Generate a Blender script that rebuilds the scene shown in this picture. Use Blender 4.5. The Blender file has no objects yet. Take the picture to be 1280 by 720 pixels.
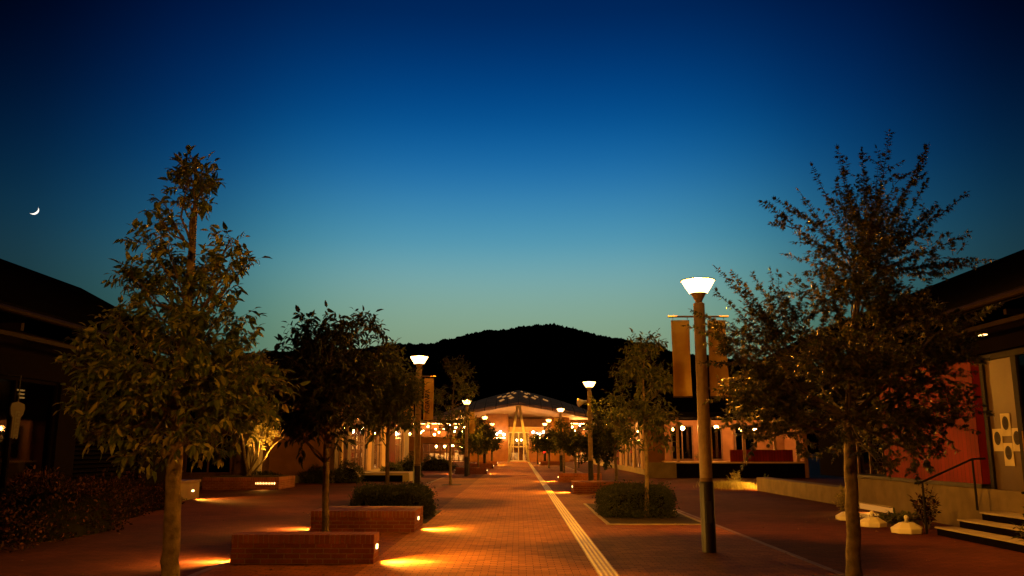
import bpy, math, random
import numpy as np
from mathutils import Vector, Matrix

S = bpy.context.scene
COL = S.collection
PI = math.pi
R = math.radians

# ------------------------------------------------------------------ camera
EYE = 1.6
PITCH = R(10.78)
YAW = R(0.44)
FPX = 1050.0
cam = bpy.data.cameras.new("camera")
cam.lens = FPX / 1280 * 36
cam.sensor_width = 36
cam.clip_start = 0.05
cam.clip_end = 30000
cam_o = bpy.data.objects.new("camera", cam)
COL.objects.link(cam_o)
cam_o.location = (0, 0, EYE)
cam_o.rotation_euler = (PI / 2 + PITCH, 0, YAW)
S.camera = cam_o
CM = cam_o.rotation_euler.to_matrix()

# ------------------------------------------------------------------ sky
W = bpy.data.worlds.new("World")
S.world = W
W.use_nodes = True
nt = W.node_tree
nt.nodes.clear()
def wn(t, **k):
    n = nt.nodes.new(t)
    for a, b in k.items():
        setattr(n, a, b)
    return n
w_out = wn("ShaderNodeOutputWorld")
w_bg = wn("ShaderNodeBackground")
tc = wn("ShaderNodeTexCoord")
sep = wn("ShaderNodeSeparateXYZ")
nt.links.new(tc.outputs["Generated"], sep.inputs[0])
ramp = wn("ShaderNodeValToRGB")
def lin(c):
    return tuple(((v / 255) / 12.92 if v / 255 < 0.04045 else ((v / 255 + 0.055) / 1.055) ** 2.4) for v in c) + (1,)
cr = ramp.color_ramp
cr.interpolation = 'B_SPLINE'
stops = [(0.0, (0.22, 0.27, 0.15)), (0.12, (0.235, 0.345, 0.215)), (0.155, (0.235, 0.385, 0.28)), (0.196, (0.19, 0.40, 0.41)), (0.238, (0.085, 0.325, 0.455)),
         (0.288, (0.033, 0.215, 0.435)), (0.332, (0.008, 0.138, 0.375)), (0.379, (0.001, 0.076, 0.275)), (0.43, (0.0, 0.04, 0.18)), (0.481, (0.0, 0.019, 0.105)),
         (0.56, (0.0, 0.010, 0.06)), (0.75, (0.0, 0.004, 0.03)), (1.0, (0.0, 0.002, 0.015))]
cr.elements[0].position, cr.elements[0].color = stops[0][0], (*stops[0][1], 1)
cr.elements[1].position, cr.elements[1].color = stops[-1][0], (*stops[-1][1], 1)
for p, c in stops[1:-1]:
    e = cr.elements.new(p)
    e.color = (*c, 1)
nt.links.new(sep.outputs["Z"], ramp.inputs[0])
# the afterglow stands over the hill: the sky dims with the angle away from it
at2 = wn("ShaderNodeMath", operation='ARCTAN2')
nt.links.new(sep.outputs["X"], at2.inputs[0])
nt.links.new(sep.outputs["Y"], at2.inputs[1])
ab = wn("ShaderNodeMath", operation='ABSOLUTE')
nt.links.new(at2.outputs[0], ab.inputs[0])
dv = wn("ShaderNodeMath", operation='DIVIDE')
dv.inputs[1].default_value = math.pi / 2
nt.links.new(ab.outputs[0], dv.inputs[0])
r2 = wn("ShaderNodeValToRGB")
c2 = r2.color_ramp
c2.interpolation = 'B_SPLINE'
c2.elements[0].position, c2.elements[0].color = 0.0, (1, 1, 1, 1)
c2.elements[1].position, c2.elements[1].color = 1.0, (0.015, 0.018, 0.02, 1)
for p, c in ((0.08, (0.98, 0.98, 0.98)), (0.13, (0.86, 0.9, 0.9)), (0.178, (0.54, 0.70, 0.72)), (0.22, (0.28, 0.45, 0.52)), (0.27, (0.13, 0.26, 0.34)), (0.345, (0.045, 0.085, 0.125)), (0.45, (0.035, 0.05, 0.06)), (0.6, (0.02, 0.03, 0.035))):
    e = c2.elements.new(p)
    e.color = (*c, 1)
nt.links.new(dv.outputs[0], r2.inputs[0])
mul = wn("ShaderNodeMix", data_type='RGBA', blend_type='MULTIPLY')
mul.inputs["Factor"].default_value = 1
nt.links.new(ramp.outputs[0], mul.inputs["A"])
nt.links.new(r2.outputs[0], mul.inputs["B"])
# and more so high up at the sides
ea = wn("ShaderNodeMath", operation='SUBTRACT', use_clamp=True); ea.inputs[1].default_value = 0.27
nt.links.new(dv.outputs[0], ea.inputs[0])
eb = wn("ShaderNodeMath", operation='SUBTRACT', use_clamp=True); eb.inputs[1].default_value = 0.25
nt.links.new(sep.outputs["Z"], eb.inputs[0])
ec = wn("ShaderNodeMath", operation='MULTIPLY'); nt.links.new(ea.outputs[0], ec.inputs[0]); nt.links.new(eb.outputs[0], ec.inputs[1])
ed = wn("ShaderNodeMath", operation='MULTIPLY_ADD', use_clamp=True); ed.inputs[1].default_value = -26.0; ed.inputs[2].default_value = 1.0
nt.links.new(ec.outputs[0], ed.inputs[0])
mul2 = wn("ShaderNodeMix", data_type='RGBA', blend_type='MULTIPLY')
mul2.inputs["Factor"].default_value = 1
nt.links.new(mul.outputs["Result"], mul2.inputs["A"])
nt.links.new(ed.outputs[0], mul2.inputs["B"])
nt.links.new(mul2.outputs["Result"], w_bg.inputs["Color"])
w_bg.inputs["Strength"].default_value = 1.0
nt.links.new(w_bg.outputs[0], w_out.inputs[0])

S.view_settings.view_transform = 'Standard'
S.view_settings.look = 'None'
S.view_settings.exposure = 0.0
S.view_settings.gamma = 1.0
S.view_settings.use_curve_mapping = False
S.render.engine = 'CYCLES'
cy = S.cycles
cy.use_denoising = True
cy.use_light_tree = True
cy.sample_clamp_direct = 0
cy.sample_clamp_indirect = 2.5
cy.max_bounces = 6
cy.volume_bounces = 0
cy.diffuse_bounces = 3
cy.transparent_max_bounces = 12
cy.caustics_reflective = False
cy.caustics_refractive = False

SODIUM = (1.0, 0.345, 0.018)
WARM = (1.0, 0.42, 0.045)
LAMP_W = 1550.0
      # watts of a street lamp
PANEL_W = 560.0      # watts of a seat's ground light

# ------------------------------------------------------------------ helpers
def at(px, py, Y):
    """The point at distance Y along the street that the 1280 x 720 photograph shows at (px, py)."""
    d = CM @ Vector(((px - 640) / FPX, (360 - py) / FPX, -1))
    t = Y / d.y
    return Vector((d.x * t, Y, EYE + d.z * t))

WL = {}
def link(o, parent=None, loc=None):
    COL.objects.link(o)
    if parent is not None:
        o.parent = parent
        WL[o.name] = WL[parent.name]
    else:
        WL[o.name] = Vector(loc) if loc is not None else Vector((0, 0, 0))
    return o

def tag(o, label=None, cat=None, group=None, kind=None):
    if label: o["label"] = label
    if cat: o["category"] = cat
    if group: o["group"] = group
    if kind: o["kind"] = kind
    return o

def thing(name, label, cat, loc, group=None):
    o = bpy.data.objects.new(name, None)
    o.empty_display_size = 0.2
    o.location = loc
    link(o, None, loc)
    return tag(o, label, cat, group)

class MB:
    """Collects shapes in world space; build() links them as one mesh."""
    def __init__(s):
        s.v, s.f = [], []
    def add(s, vs, fs):
        n = len(s.v)
        s.v.extend([tuple(p) for p in vs])
        s.f.extend([tuple(i + n for i in f) for f in fs])
        return s
    def box(s, x0, x1, y0, y1, z0, z1):
        return s.add([(x0, y0, z0), (x1, y0, z0), (x1, y1, z0), (x0, y1, z0), (x0, y0, z1), (x1, y0, z1), (x1, y1, z1), (x0, y1, z1)],
                     [(3, 2, 1, 0), (4, 5, 6, 7), (0, 1, 5, 4), (1, 2, 6, 5), (2, 3, 7, 6), (3, 0, 4, 7)])
    def quad(s, a, b, c, d):
        return s.add([a, b, c, d], [(0, 1, 2, 3)])
    def prism(s, poly, d):
        """poly extruded by the vector d."""
        n = len(poly)
        d = Vector(d)
        return s.add([Vector(p) for p in poly] + [Vector(p) + d for p in poly],
                     [tuple(range(n))[::-1], tuple(range(n, 2 * n))] + [(i, (i + 1) % n, n + (i + 1) % n, n + i) for i in range(n)])
    def tube(s, pts, rad, seg=8, cap=True):
        pts = [Vector(p) for p in pts]
        n = len(pts)
        if not hasattr(rad, '__len__'): rad = [rad] * n
        rings = []
        ref = None
        for i, p in enumerate(pts):
            t = (pts[min(i + 1, n - 1)] - pts[max(i - 1, 0)])
            t = t.normalized() if t.length > 1e-9 else Vector((0, 0, 1))
            if ref is None:
                ref = Vector((1, 0, 0)) if abs(t.x) < 0.9 else Vector((0, 1, 0))
            u = (ref - t * ref.dot(t)).normalized()
            ref = u
            w = t.cross(u)
            rings.append([p + (u * math.cos(2 * PI * k / seg) + w * math.sin(2 * PI * k / seg)) * rad[i] for k in range(seg)])
        vs = [q for r in rings for q in r]
        fs = [(i * seg + k, i * seg + (k + 1) % seg, (i + 1) * seg + (k + 1) % seg, (i + 1) * seg + k) for i in range(n - 1) for k in range(seg)]
        if cap:
            fs.append(tuple(range(seg))[::-1])
            fs.append(tuple((n - 1) * seg + k for k in range(seg)))
        return s.add(vs, fs)
    def lathe(s, c, prof, seg=24):
        """prof: (radius, z) from bottom to top."""
        return s.tube_rings(c, prof, seg)
    def tube_rings(s, c, prof, seg):
        c = Vector(c)
        vs = [c + Vector((r * math.cos(2 * PI * k / seg), r * math.sin(2 * PI * k / seg), z)) for r, z in prof for k in range(seg)]
        n = len(prof)
        fs = [(i * seg + k, i * seg + (k + 1) % seg, (i + 1) * seg + (k + 1) % seg, (i + 1) * seg + k) for i in range(n - 1) for k in range(seg)]
        fs.append(tuple(range(seg))[::-1])
        fs.append(tuple((n - 1) * seg + k for k in range(seg)))
        return s.add(vs, fs)
    def build(s, name, mat, parent=None, smooth=False, bevel=0):
        me = bpy.data.meshes.new(name)
        o = bpy.data.objects.new(name, me)
        link(o, parent)
        off = WL[o.name]
        me.from_pydata([(x - off.x, y - off.y, z - off.z) for x, y, z in s.v], [], s.f)
        me.update()
        # metric box-mapped UVs so that brick and board patterns follow each face
        uv = me.uv_layers.new(name="UVMap")
        co = np.empty(len(me.vertices) * 3); me.vertices.foreach_get("co", co); co = co.reshape(-1, 3) + np.array(off)
        li = np.empty(len(me.loops), dtype=np.int32); me.loops.foreach_get("vertex_index", li)
        nr = np.empty(len(me.polygons) * 3); me.polygons.foreach_get("normal", nr); nr = np.abs(nr.reshape(-1, 3))
        tot = np.empty(len(me.polygons), dtype=np.int32); me.polygons.foreach_get("loop_total", tot)
        ax = np.repeat(np.argmax(nr, axis=1), tot)
        P = co[li]
        U = np.where(ax == 0, P[:, 1], P[:, 0])
        V = np.where(ax == 2, P[:, 1], P[:, 2])
        uv.data.foreach_set("uv", np.stack([U, V], 1).ravel())
        if smooth:
            me.polygons.foreach_set("use_smooth", [True] * len(me.polygons))
        if mat: me.materials.append(mat)
        if bevel:
            b = o.modifiers.new("bevel", 'BEVEL'); b.width = bevel; b.segments = 2; b.limit_method = 'ANGLE'
        return o

def text_mesh(name, body, size, mat, loc, rot, parent=None, depth=0.004, align='CENTER'):
    cu = bpy.data.curves.new(name, 'FONT')
    cu.body = body; cu.size = size; cu.extrude = depth; cu.align_x = align; cu.align_y = 'CENTER'
    tmp = bpy.data.objects.new(name + "_curve", cu)
    me = bpy.data.meshes.new_from_object(tmp)
    bpy.data.objects.remove(tmp)
    o = bpy.data.objects.new(name, me)
    link(o, parent)
    o.location = Vector(loc) - (WL[parent.name] if parent is not None else Vector((0, 0, 0)))
    o.rotation_euler = rot
    me.materials.clear(); me.materials.append(mat)
    return o

# ------------------------------------------------------------------ materials
def new_mat(name):
    m = bpy.data.materials.new(name)
    m.use_nodes = True
    n = m.node_tree.nodes
    return m, m.node_tree, n["Principled BSDF"]

def L(t, a, b):
    t.links.new(a, b)

def noise_mix(t, c1, c2, scale, detail=4, coord="Object", vec=None, lo=0.35, hi=0.65):
    tcn = t.nodes.new("ShaderNodeTexCoord")
    no = t.nodes.new("ShaderNodeTexNoise"); no.inputs["Scale"].default_value = scale; no.inputs["Detail"].default_value = detail
    L(t, tcn.outputs[coord], no.inputs["Vector"])
    rp = t.nodes.new("ShaderNodeValToRGB")
    rp.color_ramp.elements[0].position = lo; rp.color_ramp.elements[0].color = (*c1, 1)
    rp.color_ramp.elements[1].position = hi; rp.color_ramp.elements[1].color = (*c2, 1)
    L(t, no.outputs["Fac"], rp.inputs[0])
    return rp.outputs[0], no

def plain(name, c1, c2=None, rough=0.6, scale=6, metal=0, bump=0.0, bscale=60, spec=0.4):
    m, t, b = new_mat(name)
    if c2 is None: c2 = tuple(v * 0.8 for v in c1)
    col, no = noise_mix(t, c1, c2, scale)
    L(t, col, b.inputs["Base Color"])
    b.inputs["Roughness"].default_value = rough
    b.inputs["Metallic"].default_value = metal
    b.inputs["Specular IOR Level"].default_value = spec
    if bump:
        _, n2 = noise_mix(t, c1, c2, bscale, 6)
        bp = t.nodes.new("ShaderNodeBump"); bp.inputs["Strength"].default_value = bump; bp.inputs["Distance"].default_value = 0.01
        L(t, n2.outputs["Fac"], bp.inputs["Height"]); L(t, bp.outputs[0], b.inputs["Normal"])
    return m

def bricks(name, c1, c2, mortar, bw, bh, mort, rough, offset=0.5, bump=0.5, stain=None, spec=0.4, mscale=0.9):
    m, t, b = new_mat(name)
    uv = t.nodes.new("ShaderNodeUVMap")
    br = t.nodes.new("ShaderNodeTexBrick")
    br.offset = offset
    br.inputs["Scale"].default_value = 1
    br.inputs["Color1"].default_value = (*c1, 1); br.inputs["Color2"].default_value = (*c2, 1); br.inputs["Mortar"].default_value = (*mortar, 1)
    br.inputs["Mortar Size"].default_value = mort; br.inputs["Mortar Smooth"].default_value = 0.25
    br.inputs["Brick Width"].default_value = bw; br.inputs["Row Height"].default_value = bh; br.inputs["Bias"].default_value = 0.0
    L(t, uv.outputs[0], br.inputs["Vector"])
    # broad wear and dirt
    col, no = noise_mix(t, (0.5, 0.47, 0.45), (1.1, 1.08, 1.03), mscale, 6, "Object", lo=0.3, hi=0.7)
    mx = t.nodes.new("ShaderNodeMix"); mx.data_type = 'RGBA'; mx.blend_type = 'MULTIPLY'; mx.inputs["Factor"].default_value = 0.8
    L(t, br.outputs["Color"], mx.inputs["A"]); L(t, col, mx.inputs["B"])
    col2, no2 = noise_mix(t, (0.7, 0.7, 0.7), (1.15, 1.15, 1.15), 55, 5, "Object", lo=0.3, hi=0.7)
    mx2 = t.nodes.new("ShaderNodeMix"); mx2.data_type = 'RGBA'; mx2.blend_type = 'MULTIPLY'; mx2.inputs["Factor"].default_value = 0.7
    L(t, mx.outputs["Result"], mx2.inputs["A"]); L(t, col2, mx2.inputs["B"])
    L(t, mx2.outputs["Result"], b.inputs["Base Color"])
    b.inputs["Roughness"].default_value = rough
    b.inputs["Specular IOR Level"].default_value = spec
    inv = t.nodes.new("ShaderNodeMath"); inv.operation = 'MULTIPLY_ADD'; inv.inputs[1].default_value = -1.0; inv.inputs[2].default_value = 1.0
    L(t, br.outputs["Fac"], inv.inputs[0])
    ad = t.nodes.new("ShaderNodeMath"); ad.operation = 'MULTIPLY_ADD'; ad.inputs[1].default_value = 0.35
    L(t, no2.outputs["Fac"], ad.inputs[0]); L(t, inv.outputs[0], ad.inputs[2])
    bp = t.nodes.new("ShaderNodeBump"); bp.inputs["Strength"].default_value = bump; bp.inputs["Distance"].default_value = 0.006
    L(t, ad.outputs[0], bp.inputs["Height"]); L(t, bp.outputs[0], b.inputs["Normal"])
    return m

def emit(name, col, strength):
    m, t, b = new_mat(name)
    t.nodes.remove(b)
    e = t.nodes.new("ShaderNodeEmission")
    e.inputs[0].default_value = (*col, 1); e.inputs[1].default_value = strength
    L(t, e.outputs[0], t.nodes["Material Output"].inputs[0])
    return m

def glass(name, tint=(0.9, 0.9, 0.9), refl=0.12):
    m, t, b = new_mat(name)
    t.nodes.remove(b)
    tr = t.nodes.new("ShaderNodeBsdfTransparent"); tr.inputs[0].default_value = (*tint, 1)
    gl = t.nodes.new("ShaderNodeBsdfGlossy"); gl.inputs["Roughness"].default_value = 0.03
    mx = t.nodes.new("ShaderNodeMixShader"); mx.inputs[0].default_value = refl
    L(t, tr.outputs[0], mx.inputs[1]); L(t, gl.outputs[0], mx.inputs[2]); L(t, mx.outputs[0], t.nodes["Material Output"].inputs[0])
    return m

def leafy(name, c1, c2, c3, rough=0.45, trans=0.3, spec=0.3):
    m, t, b = new_mat(name)
    g = t.nodes.new("ShaderNodeNewGeometry")
    rp = t.nodes.new("ShaderNodeValToRGB")
    rp.color_ramp.elements[0].color = (*c1, 1); rp.color_ramp.elements[1].color = (*c3, 1)
    rp.color_ramp.elements[0].position = 0.0; rp.color_ramp.elements[1].position = 1.0
    e = rp.color_ramp.elements.new(0.6); e.color = (*c2, 1)
    L(t, g.outputs["Random Per Island"], rp.inputs[0])
    L(t, rp.outputs[0], b.inputs["Base Color"])
    b.inputs["Roughness"].default_value = rough
    b.inputs["Specular IOR Level"].default_value = spec
    tl = t.nodes.new("ShaderNodeBsdfTranslucent")
    L(t, rp.outputs[0], tl.inputs[0])
    mx = t.nodes.new("ShaderNodeMixShader"); mx.inputs[0].default_value = trans
    L(t, b.outputs[0], mx.inputs[1]); L(t, tl.outputs[0], mx.inputs[2]); L(t, mx.outputs[0], t.nodes["Material Output"].inputs[0])
    return m

M = {}
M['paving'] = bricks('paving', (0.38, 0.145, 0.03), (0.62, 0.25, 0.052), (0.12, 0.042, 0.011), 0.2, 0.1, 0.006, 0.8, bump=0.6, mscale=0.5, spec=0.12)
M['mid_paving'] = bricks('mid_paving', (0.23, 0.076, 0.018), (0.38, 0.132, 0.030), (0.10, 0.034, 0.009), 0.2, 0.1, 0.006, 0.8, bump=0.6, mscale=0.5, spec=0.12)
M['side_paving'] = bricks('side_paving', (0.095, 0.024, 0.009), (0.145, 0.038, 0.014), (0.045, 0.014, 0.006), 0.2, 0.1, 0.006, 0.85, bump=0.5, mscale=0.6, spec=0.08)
M['brick'] = bricks('brick', (0.20, 0.055, 0.026), (0.28, 0.08, 0.036), (0.30, 0.20, 0.14), 0.22, 0.07, 0.0075, 0.8, bump=0.9, mscale=2.0, spec=0.12)
M['soldier'] = bricks('soldier', (0.26, 0.08, 0.036), (0.36, 0.115, 0.05), (0.34, 0.22, 0.14), 0.072, 0.23, 0.007, 0.8, offset=0.0, bump=0.9, mscale=2.0, spec=0.12)
M['tactile'] = bricks('tactile', (0.50, 0.36, 0.035), (0.58, 0.42, 0.045), (0.22, 0.14, 0.015), 0.3, 0.3, 0.006, 0.55, offset=0.0, bump=0.3)
M['ridge'] = plain('ridge', (0.88, 0.74, 0.06), (0.74, 0.60, 0.05), 0.5, 3)
M['drain'] = plain('drain', (0.19, 0.10, 0.05), (0.13, 0.07, 0.035), 0.7, 3)
M['ground'] = plain('ground', (0.06, 0.05, 0.035), (0.04, 0.04, 0.025), 0.95, 0.05)
M['soil'] = plain('soil', (0.05, 0.035, 0.022), (0.03, 0.02, 0.014), 0.95, 9, bump=1.0, bscale=40)
M['post'] = plain('post', (0.36, 0.245, 0.13), (0.28, 0.18, 0.095), 0.6, 9, bump=0.25, bscale=90)
M['sleeve'] = plain('sleeve', (0.012, 0.006, 0.004), (0.008, 0.004, 0.003), 0.45, 7)
M['dark_metal'] = plain('dark_metal', (0.03, 0.026, 0.022), (0.02, 0.018, 0.015), 0.45, 8)
M['black_frame'] = plain('black_frame', (0.012, 0.009, 0.007), (0.008, 0.006, 0.005), 0.6, 8, spec=0.15)
M['rod'] = plain('rod', (0.20, 0.12, 0.06), None, 0.6, 12, spec=0.2)
def lamp_glass():
    m, t, b = new_mat('bowl')
    t.nodes.remove(b)
    tr = t.nodes.new("ShaderNodeBsdfTransparent")
    e = t.nodes.new("ShaderNodeEmission"); e.inputs[0].default_value = (1.0, 0.54, 0.15, 1); e.inputs[1].default_value = 5
    ad = t.nodes.new("ShaderNodeAddShader")
    L(t, tr.outputs[0], ad.inputs[0]); L(t, e.outputs[0], ad.inputs[1]); L(t, ad.outputs[0], t.nodes["Material Output"].inputs[0])
    return m
M['bowl'] = lamp_glass()
M['panel'] = emit('panel', (1.0, 0.62, 0.22), 9)
M['bark_pale'] = plain('bark_pale', (0.25, 0.185, 0.11), (0.11, 0.08, 0.05), 0.85, 9, bump=1.0, bscale=45)
M['bark'] = plain('bark', (0.15, 0.11, 0.075), (0.08, 0.06, 0.04), 0.9, 14, bump=1.0, bscale=60)
M['leaf_broad'] = leafy('leaf_broad', (0.05, 0.08, 0.016), (0.13, 0.18, 0.036), (0.40, 0.38, 0.09), 0.38)
M['leaf_dark'] = leafy('leaf_dark', (0.014, 0.022, 0.006), (0.026, 0.036, 0.010), (0.055, 0.06, 0.018))
M['leaf_maple'] = leafy('leaf_maple', (0.026, 0.034, 0.009), (0.05, 0.058, 0.015), (0.17, 0.13, 0.03))
M['leaf_olive'] = leafy('leaf_olive', (0.045, 0.062, 0.016), (0.075, 0.095, 0.026), (0.15, 0.15, 0.045))
M['leaf_hedge'] = leafy('leaf_hedge', (0.022, 0.032, 0.009), (0.038, 0.048, 0.014), (0.065, 0.07, 0.02))
M['leaf_red'] = leafy('leaf_red', (0.010, 0.005, 0.003), (0.014, 0.007, 0.004), (0.09, 0.032, 0.02), 0.8, 0.1, 0.05)
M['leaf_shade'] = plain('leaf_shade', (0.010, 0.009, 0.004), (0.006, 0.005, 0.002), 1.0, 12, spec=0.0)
M['leaf_fallen'] = leafy('leaf_fallen', (0.05, 0.022, 0.01), (0.13, 0.06, 0.02), (0.28, 0.16, 0.05), 0.7, 0.05)
M['leaf_pale'] = leafy('leaf_pale', (0.16, 0.15, 0.05), (0.26, 0.22, 0.08), (0.4, 0.33, 0.12))
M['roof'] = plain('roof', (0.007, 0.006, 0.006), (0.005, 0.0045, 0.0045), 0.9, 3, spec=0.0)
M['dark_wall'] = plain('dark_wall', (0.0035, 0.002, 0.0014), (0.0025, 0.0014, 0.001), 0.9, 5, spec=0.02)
M['gutter'] = plain('gutter', (0.012, 0.006, 0.004), (0.009, 0.0045, 0.003), 0.7, 5, spec=0.05)
M['plinth'] = plain('plinth', (0.18, 0.135, 0.08), (0.125, 0.092, 0.055), 0.8, 2.2, bump=0.3, bscale=30)
M['concrete'] = plain('concrete', (0.36, 0.30, 0.23), (0.28, 0.23, 0.17), 0.8, 3, bump=0.3, bscale=40)
M['white'] = plain('white', (0.72, 0.69, 0.62), (0.6, 0.56, 0.5), 0.6, 5)
M['wood'] = plain('wood', (0.36, 0.20, 0.09), (0.26, 0.14, 0.06), 0.6, 7)
M['wood_dark'] = plain('wood_dark', (0.12, 0.06, 0.03), (0.08, 0.04, 0.02), 0.6, 7)
M['render_wall'] = plain('render_wall', (0.26, 0.12, 0.045), (0.20, 0.09, 0.034), 0.8, 2)
M['timber'] = plain('timber', (0.50, 0.33, 0.17), (0.42, 0.27, 0.13), 0.65, 4)
M['glass'] = glass('glass', (0.86, 0.84, 0.8), 0.10)
M['glass_dark'] = glass('glass_dark', (0.18, 0.17, 0.15), 0.10)
M['globe'] = emit('globe', (1.0, 0.50, 0.14), 240)
M['veranda_lamp'] = emit('veranda_lamp', (1.0, 0.40, 0.09), 520)
M['strip'] = emit('strip', (1.0, 0.46, 0.12), 80)
M['white_lamp'] = emit('white_lamp', (1.0, 0.9, 0.72), 16)
M['small_lamp'] = emit('small_lamp', (1.0, 0.55, 0.16), 8)
M['ledge_glow'] = emit('ledge_glow', (1.0, 0.36, 0.05), 0.5)
M['red_lamp'] = emit('red_lamp', (1.0, 0.02, 0.01), 4)
M['skylight'] = emit('skylight', (1.0, 0.42, 0.10), 0.42)
M['moon'] = emit('moon', (1.0, 0.93, 0.8), 1.6)
M['paper'] = plain('paper', (0.5, 0.44, 0.33), (0.44, 0.38, 0.28), 0.8, 4)
M['ink'] = plain('ink', (0.03, 0.025, 0.02), None, 0.7, 8)
M['tan_pane'] = plain('tan_pane', (0.085, 0.052, 0.022), (0.06, 0.036, 0.015), 0.35, 1.5)
M['cream'] = plain('cream', (0.55, 0.48, 0.36), (0.48, 0.42, 0.3), 0.7, 4)
M['sign_board'] = plain('sign_board', (0.018, 0.009, 0.004), (0.013, 0.006, 0.003), 0.7, 8)
M['plastic_white'] = plain('plastic_white', (0.78, 0.74, 0.66), (0.66, 0.62, 0.54), 0.45, 3)

def boards(name, c1, c2, joint, w, rough=0.6):
    """Upright cladding boards."""
    return bricks(name, c1, c2, joint, w, 9.0, 0.006, rough, offset=0.0, bump=0.6, mscale=1.2, spec=0.1)
M['red_boards'] = boards('red_boards', (0.23, 0.016, 0.005), (0.18, 0.012, 0.004), (0.04, 0.004, 0.002), 0.16)
M['hill'] = plain('hill', (0.030, 0.022, 0.010), (0.016, 0.012, 0.006), 1.0, 0.03, spec=0.0)

def banner_mat():
    m, t, b = new_mat('banner_cloth')
    col, _ = noise_mix(t, (0.85, 0.60, 0.16), (0.66, 0.38, 0.08), 2.6, 3, lo=0.4, hi=0.62)
    L(t, col, b.inputs["Base Color"]); b.inputs["Roughness"].default_value = 0.9
    tl = t.nodes.new("ShaderNodeBsdfTranslucent"); L(t, col, tl.inputs[0])
    mx = t.nodes.new("ShaderNodeMixShader"); mx.inputs[0].default_value = 0.12
    L(t, b.outputs[0], mx.inputs[1]); L(t, tl.outputs[0], mx.inputs[2]); L(t, mx.outputs[0], t.nodes["Material Output"].inputs[0])
    return m
M['banner'] = banner_mat()

# ------------------------------------------------------------------ setting: ground and hill
MB().quad((-700, -120, -0.03), (700, -120, -0.03), (700, 900, -0.03), (-700, 900, -0.03)).build('ground', M['ground'])
tag(bpy.data.objects['ground'], kind='structure')
def struct(o):
    return tag(o, kind='structure')
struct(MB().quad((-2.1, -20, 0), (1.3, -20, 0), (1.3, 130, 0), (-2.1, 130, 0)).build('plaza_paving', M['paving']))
struct(MB().quad((-4.12, -20, 0), (-2.1, -20, 0), (-2.1, 130, 0), (-4.12, 130, 0)).build('bench_row_paving', M['mid_paving']))  # darker tone puts the shade over this row into the paving colour
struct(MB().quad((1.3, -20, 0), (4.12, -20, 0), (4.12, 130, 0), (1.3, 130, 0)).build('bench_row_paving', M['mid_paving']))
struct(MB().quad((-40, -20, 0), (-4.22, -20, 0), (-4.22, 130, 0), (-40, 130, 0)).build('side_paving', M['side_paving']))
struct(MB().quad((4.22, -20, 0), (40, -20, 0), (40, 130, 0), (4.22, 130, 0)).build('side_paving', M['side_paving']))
struct(MB().box(-4.218, -4.122, -20, 130, -0.02, 0.003).build('drain_channel', M['drain']))
struct(MB().box(4.122, 4.218, -20, 130, -0.02, 0.003).build('drain_channel', M['drain']))
tp = struct(MB().box(1.02, 1.28, -20, 97, -0.02, 0.004).build('tactile_path', M['tactile']))
mb = MB()
for k in range(4):
    xc = 1.02 + 0.0325 + 0.065 * k
    for j in range(-8, 324):
        y0 = j * 0.3 + 0.012
        mb.box(xc - 0.0145, xc + 0.0145, y0, y0 + 0.276, 0.004, 0.012)
mb.build('guide_ridges', M['ridge'], tp)

def hill():
    rng = np.random.default_rng(3)
    prof = [(-40, 470), (150, 448), (330, 440), (440, 436), (480, 431), (520, 428), (540, 429), (570, 421), (600, 414), (630, 409), (660, 405.5), (685, 403.5),
            (705, 406), (730, 413), (760, 421), (790, 427), (830, 436), (900, 446), (1000, 455), (1320, 480)]
    D = 420.0
    pts = [at(a, b, D) for a, b in prof]
    X0 = np.array([p.x for p in pts]); Z0 = np.array([p.z for p in pts])
    xs = np.linspace(X0[0], X0[-1], 1600)
    top = np.interp(xs, X0, Z0)
    ker = np.ones(31) / 31
    top = np.convolve(np.pad(top, 15, mode='edge'), ker, mode='valid')
    rows = 30
    V = []
    for j in range(rows):
        u = j / (rows - 1)                     # 0 foot, 1 ridge
        y = 230 + (D - 230) * u
        h = top * (u ** 0.85)
        # tree tops: small crowns with now and then a taller one
        bump = np.interp(xs, xs[::3], rng.random(xs[::3].size) ** 2 * .8) + np.interp(xs, xs[::14], rng.random(xs[::14].size) ** 3 * 1.1) + np.interp(xs, xs[::40], rng.normal(0, .35, xs[::40].size)) + (rng.random(xs.size) > .985) * rng.random(xs.size) * 0.9
        bump = bump * (0.4 + 0.6 * u)
        V.append(np.stack([xs, np.full_like(xs, y) + rng.normal(0, 1.2, xs.size), h * (0.97 if u < 1 else 1) + bump - (2 if u < 1 else .8)], 1))
    V.append(np.stack([xs, np.full_like(xs, 640), np.full_like(xs, -0.8)], 1))
    V = np.array(V)
    n = xs.size
    vs = V.reshape(-1, 3)
    fs = []
    for j in range(V.shape[0] - 1):
        a = np.arange(n - 1) + j * n
        fs.append(np.stack([a, a + 1, a + 1 + n, a + n], 1))
    fs = np.concatenate(fs)
    me = bpy.data.meshes.new('hill')
    me.from_pydata(vs.tolist(), [], fs.tolist())
    me.materials.append(M['hill'])
    o = bpy.data.objects.new('hill', me)
    COL.objects.link(o)
    struct(o)
hill()

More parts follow.
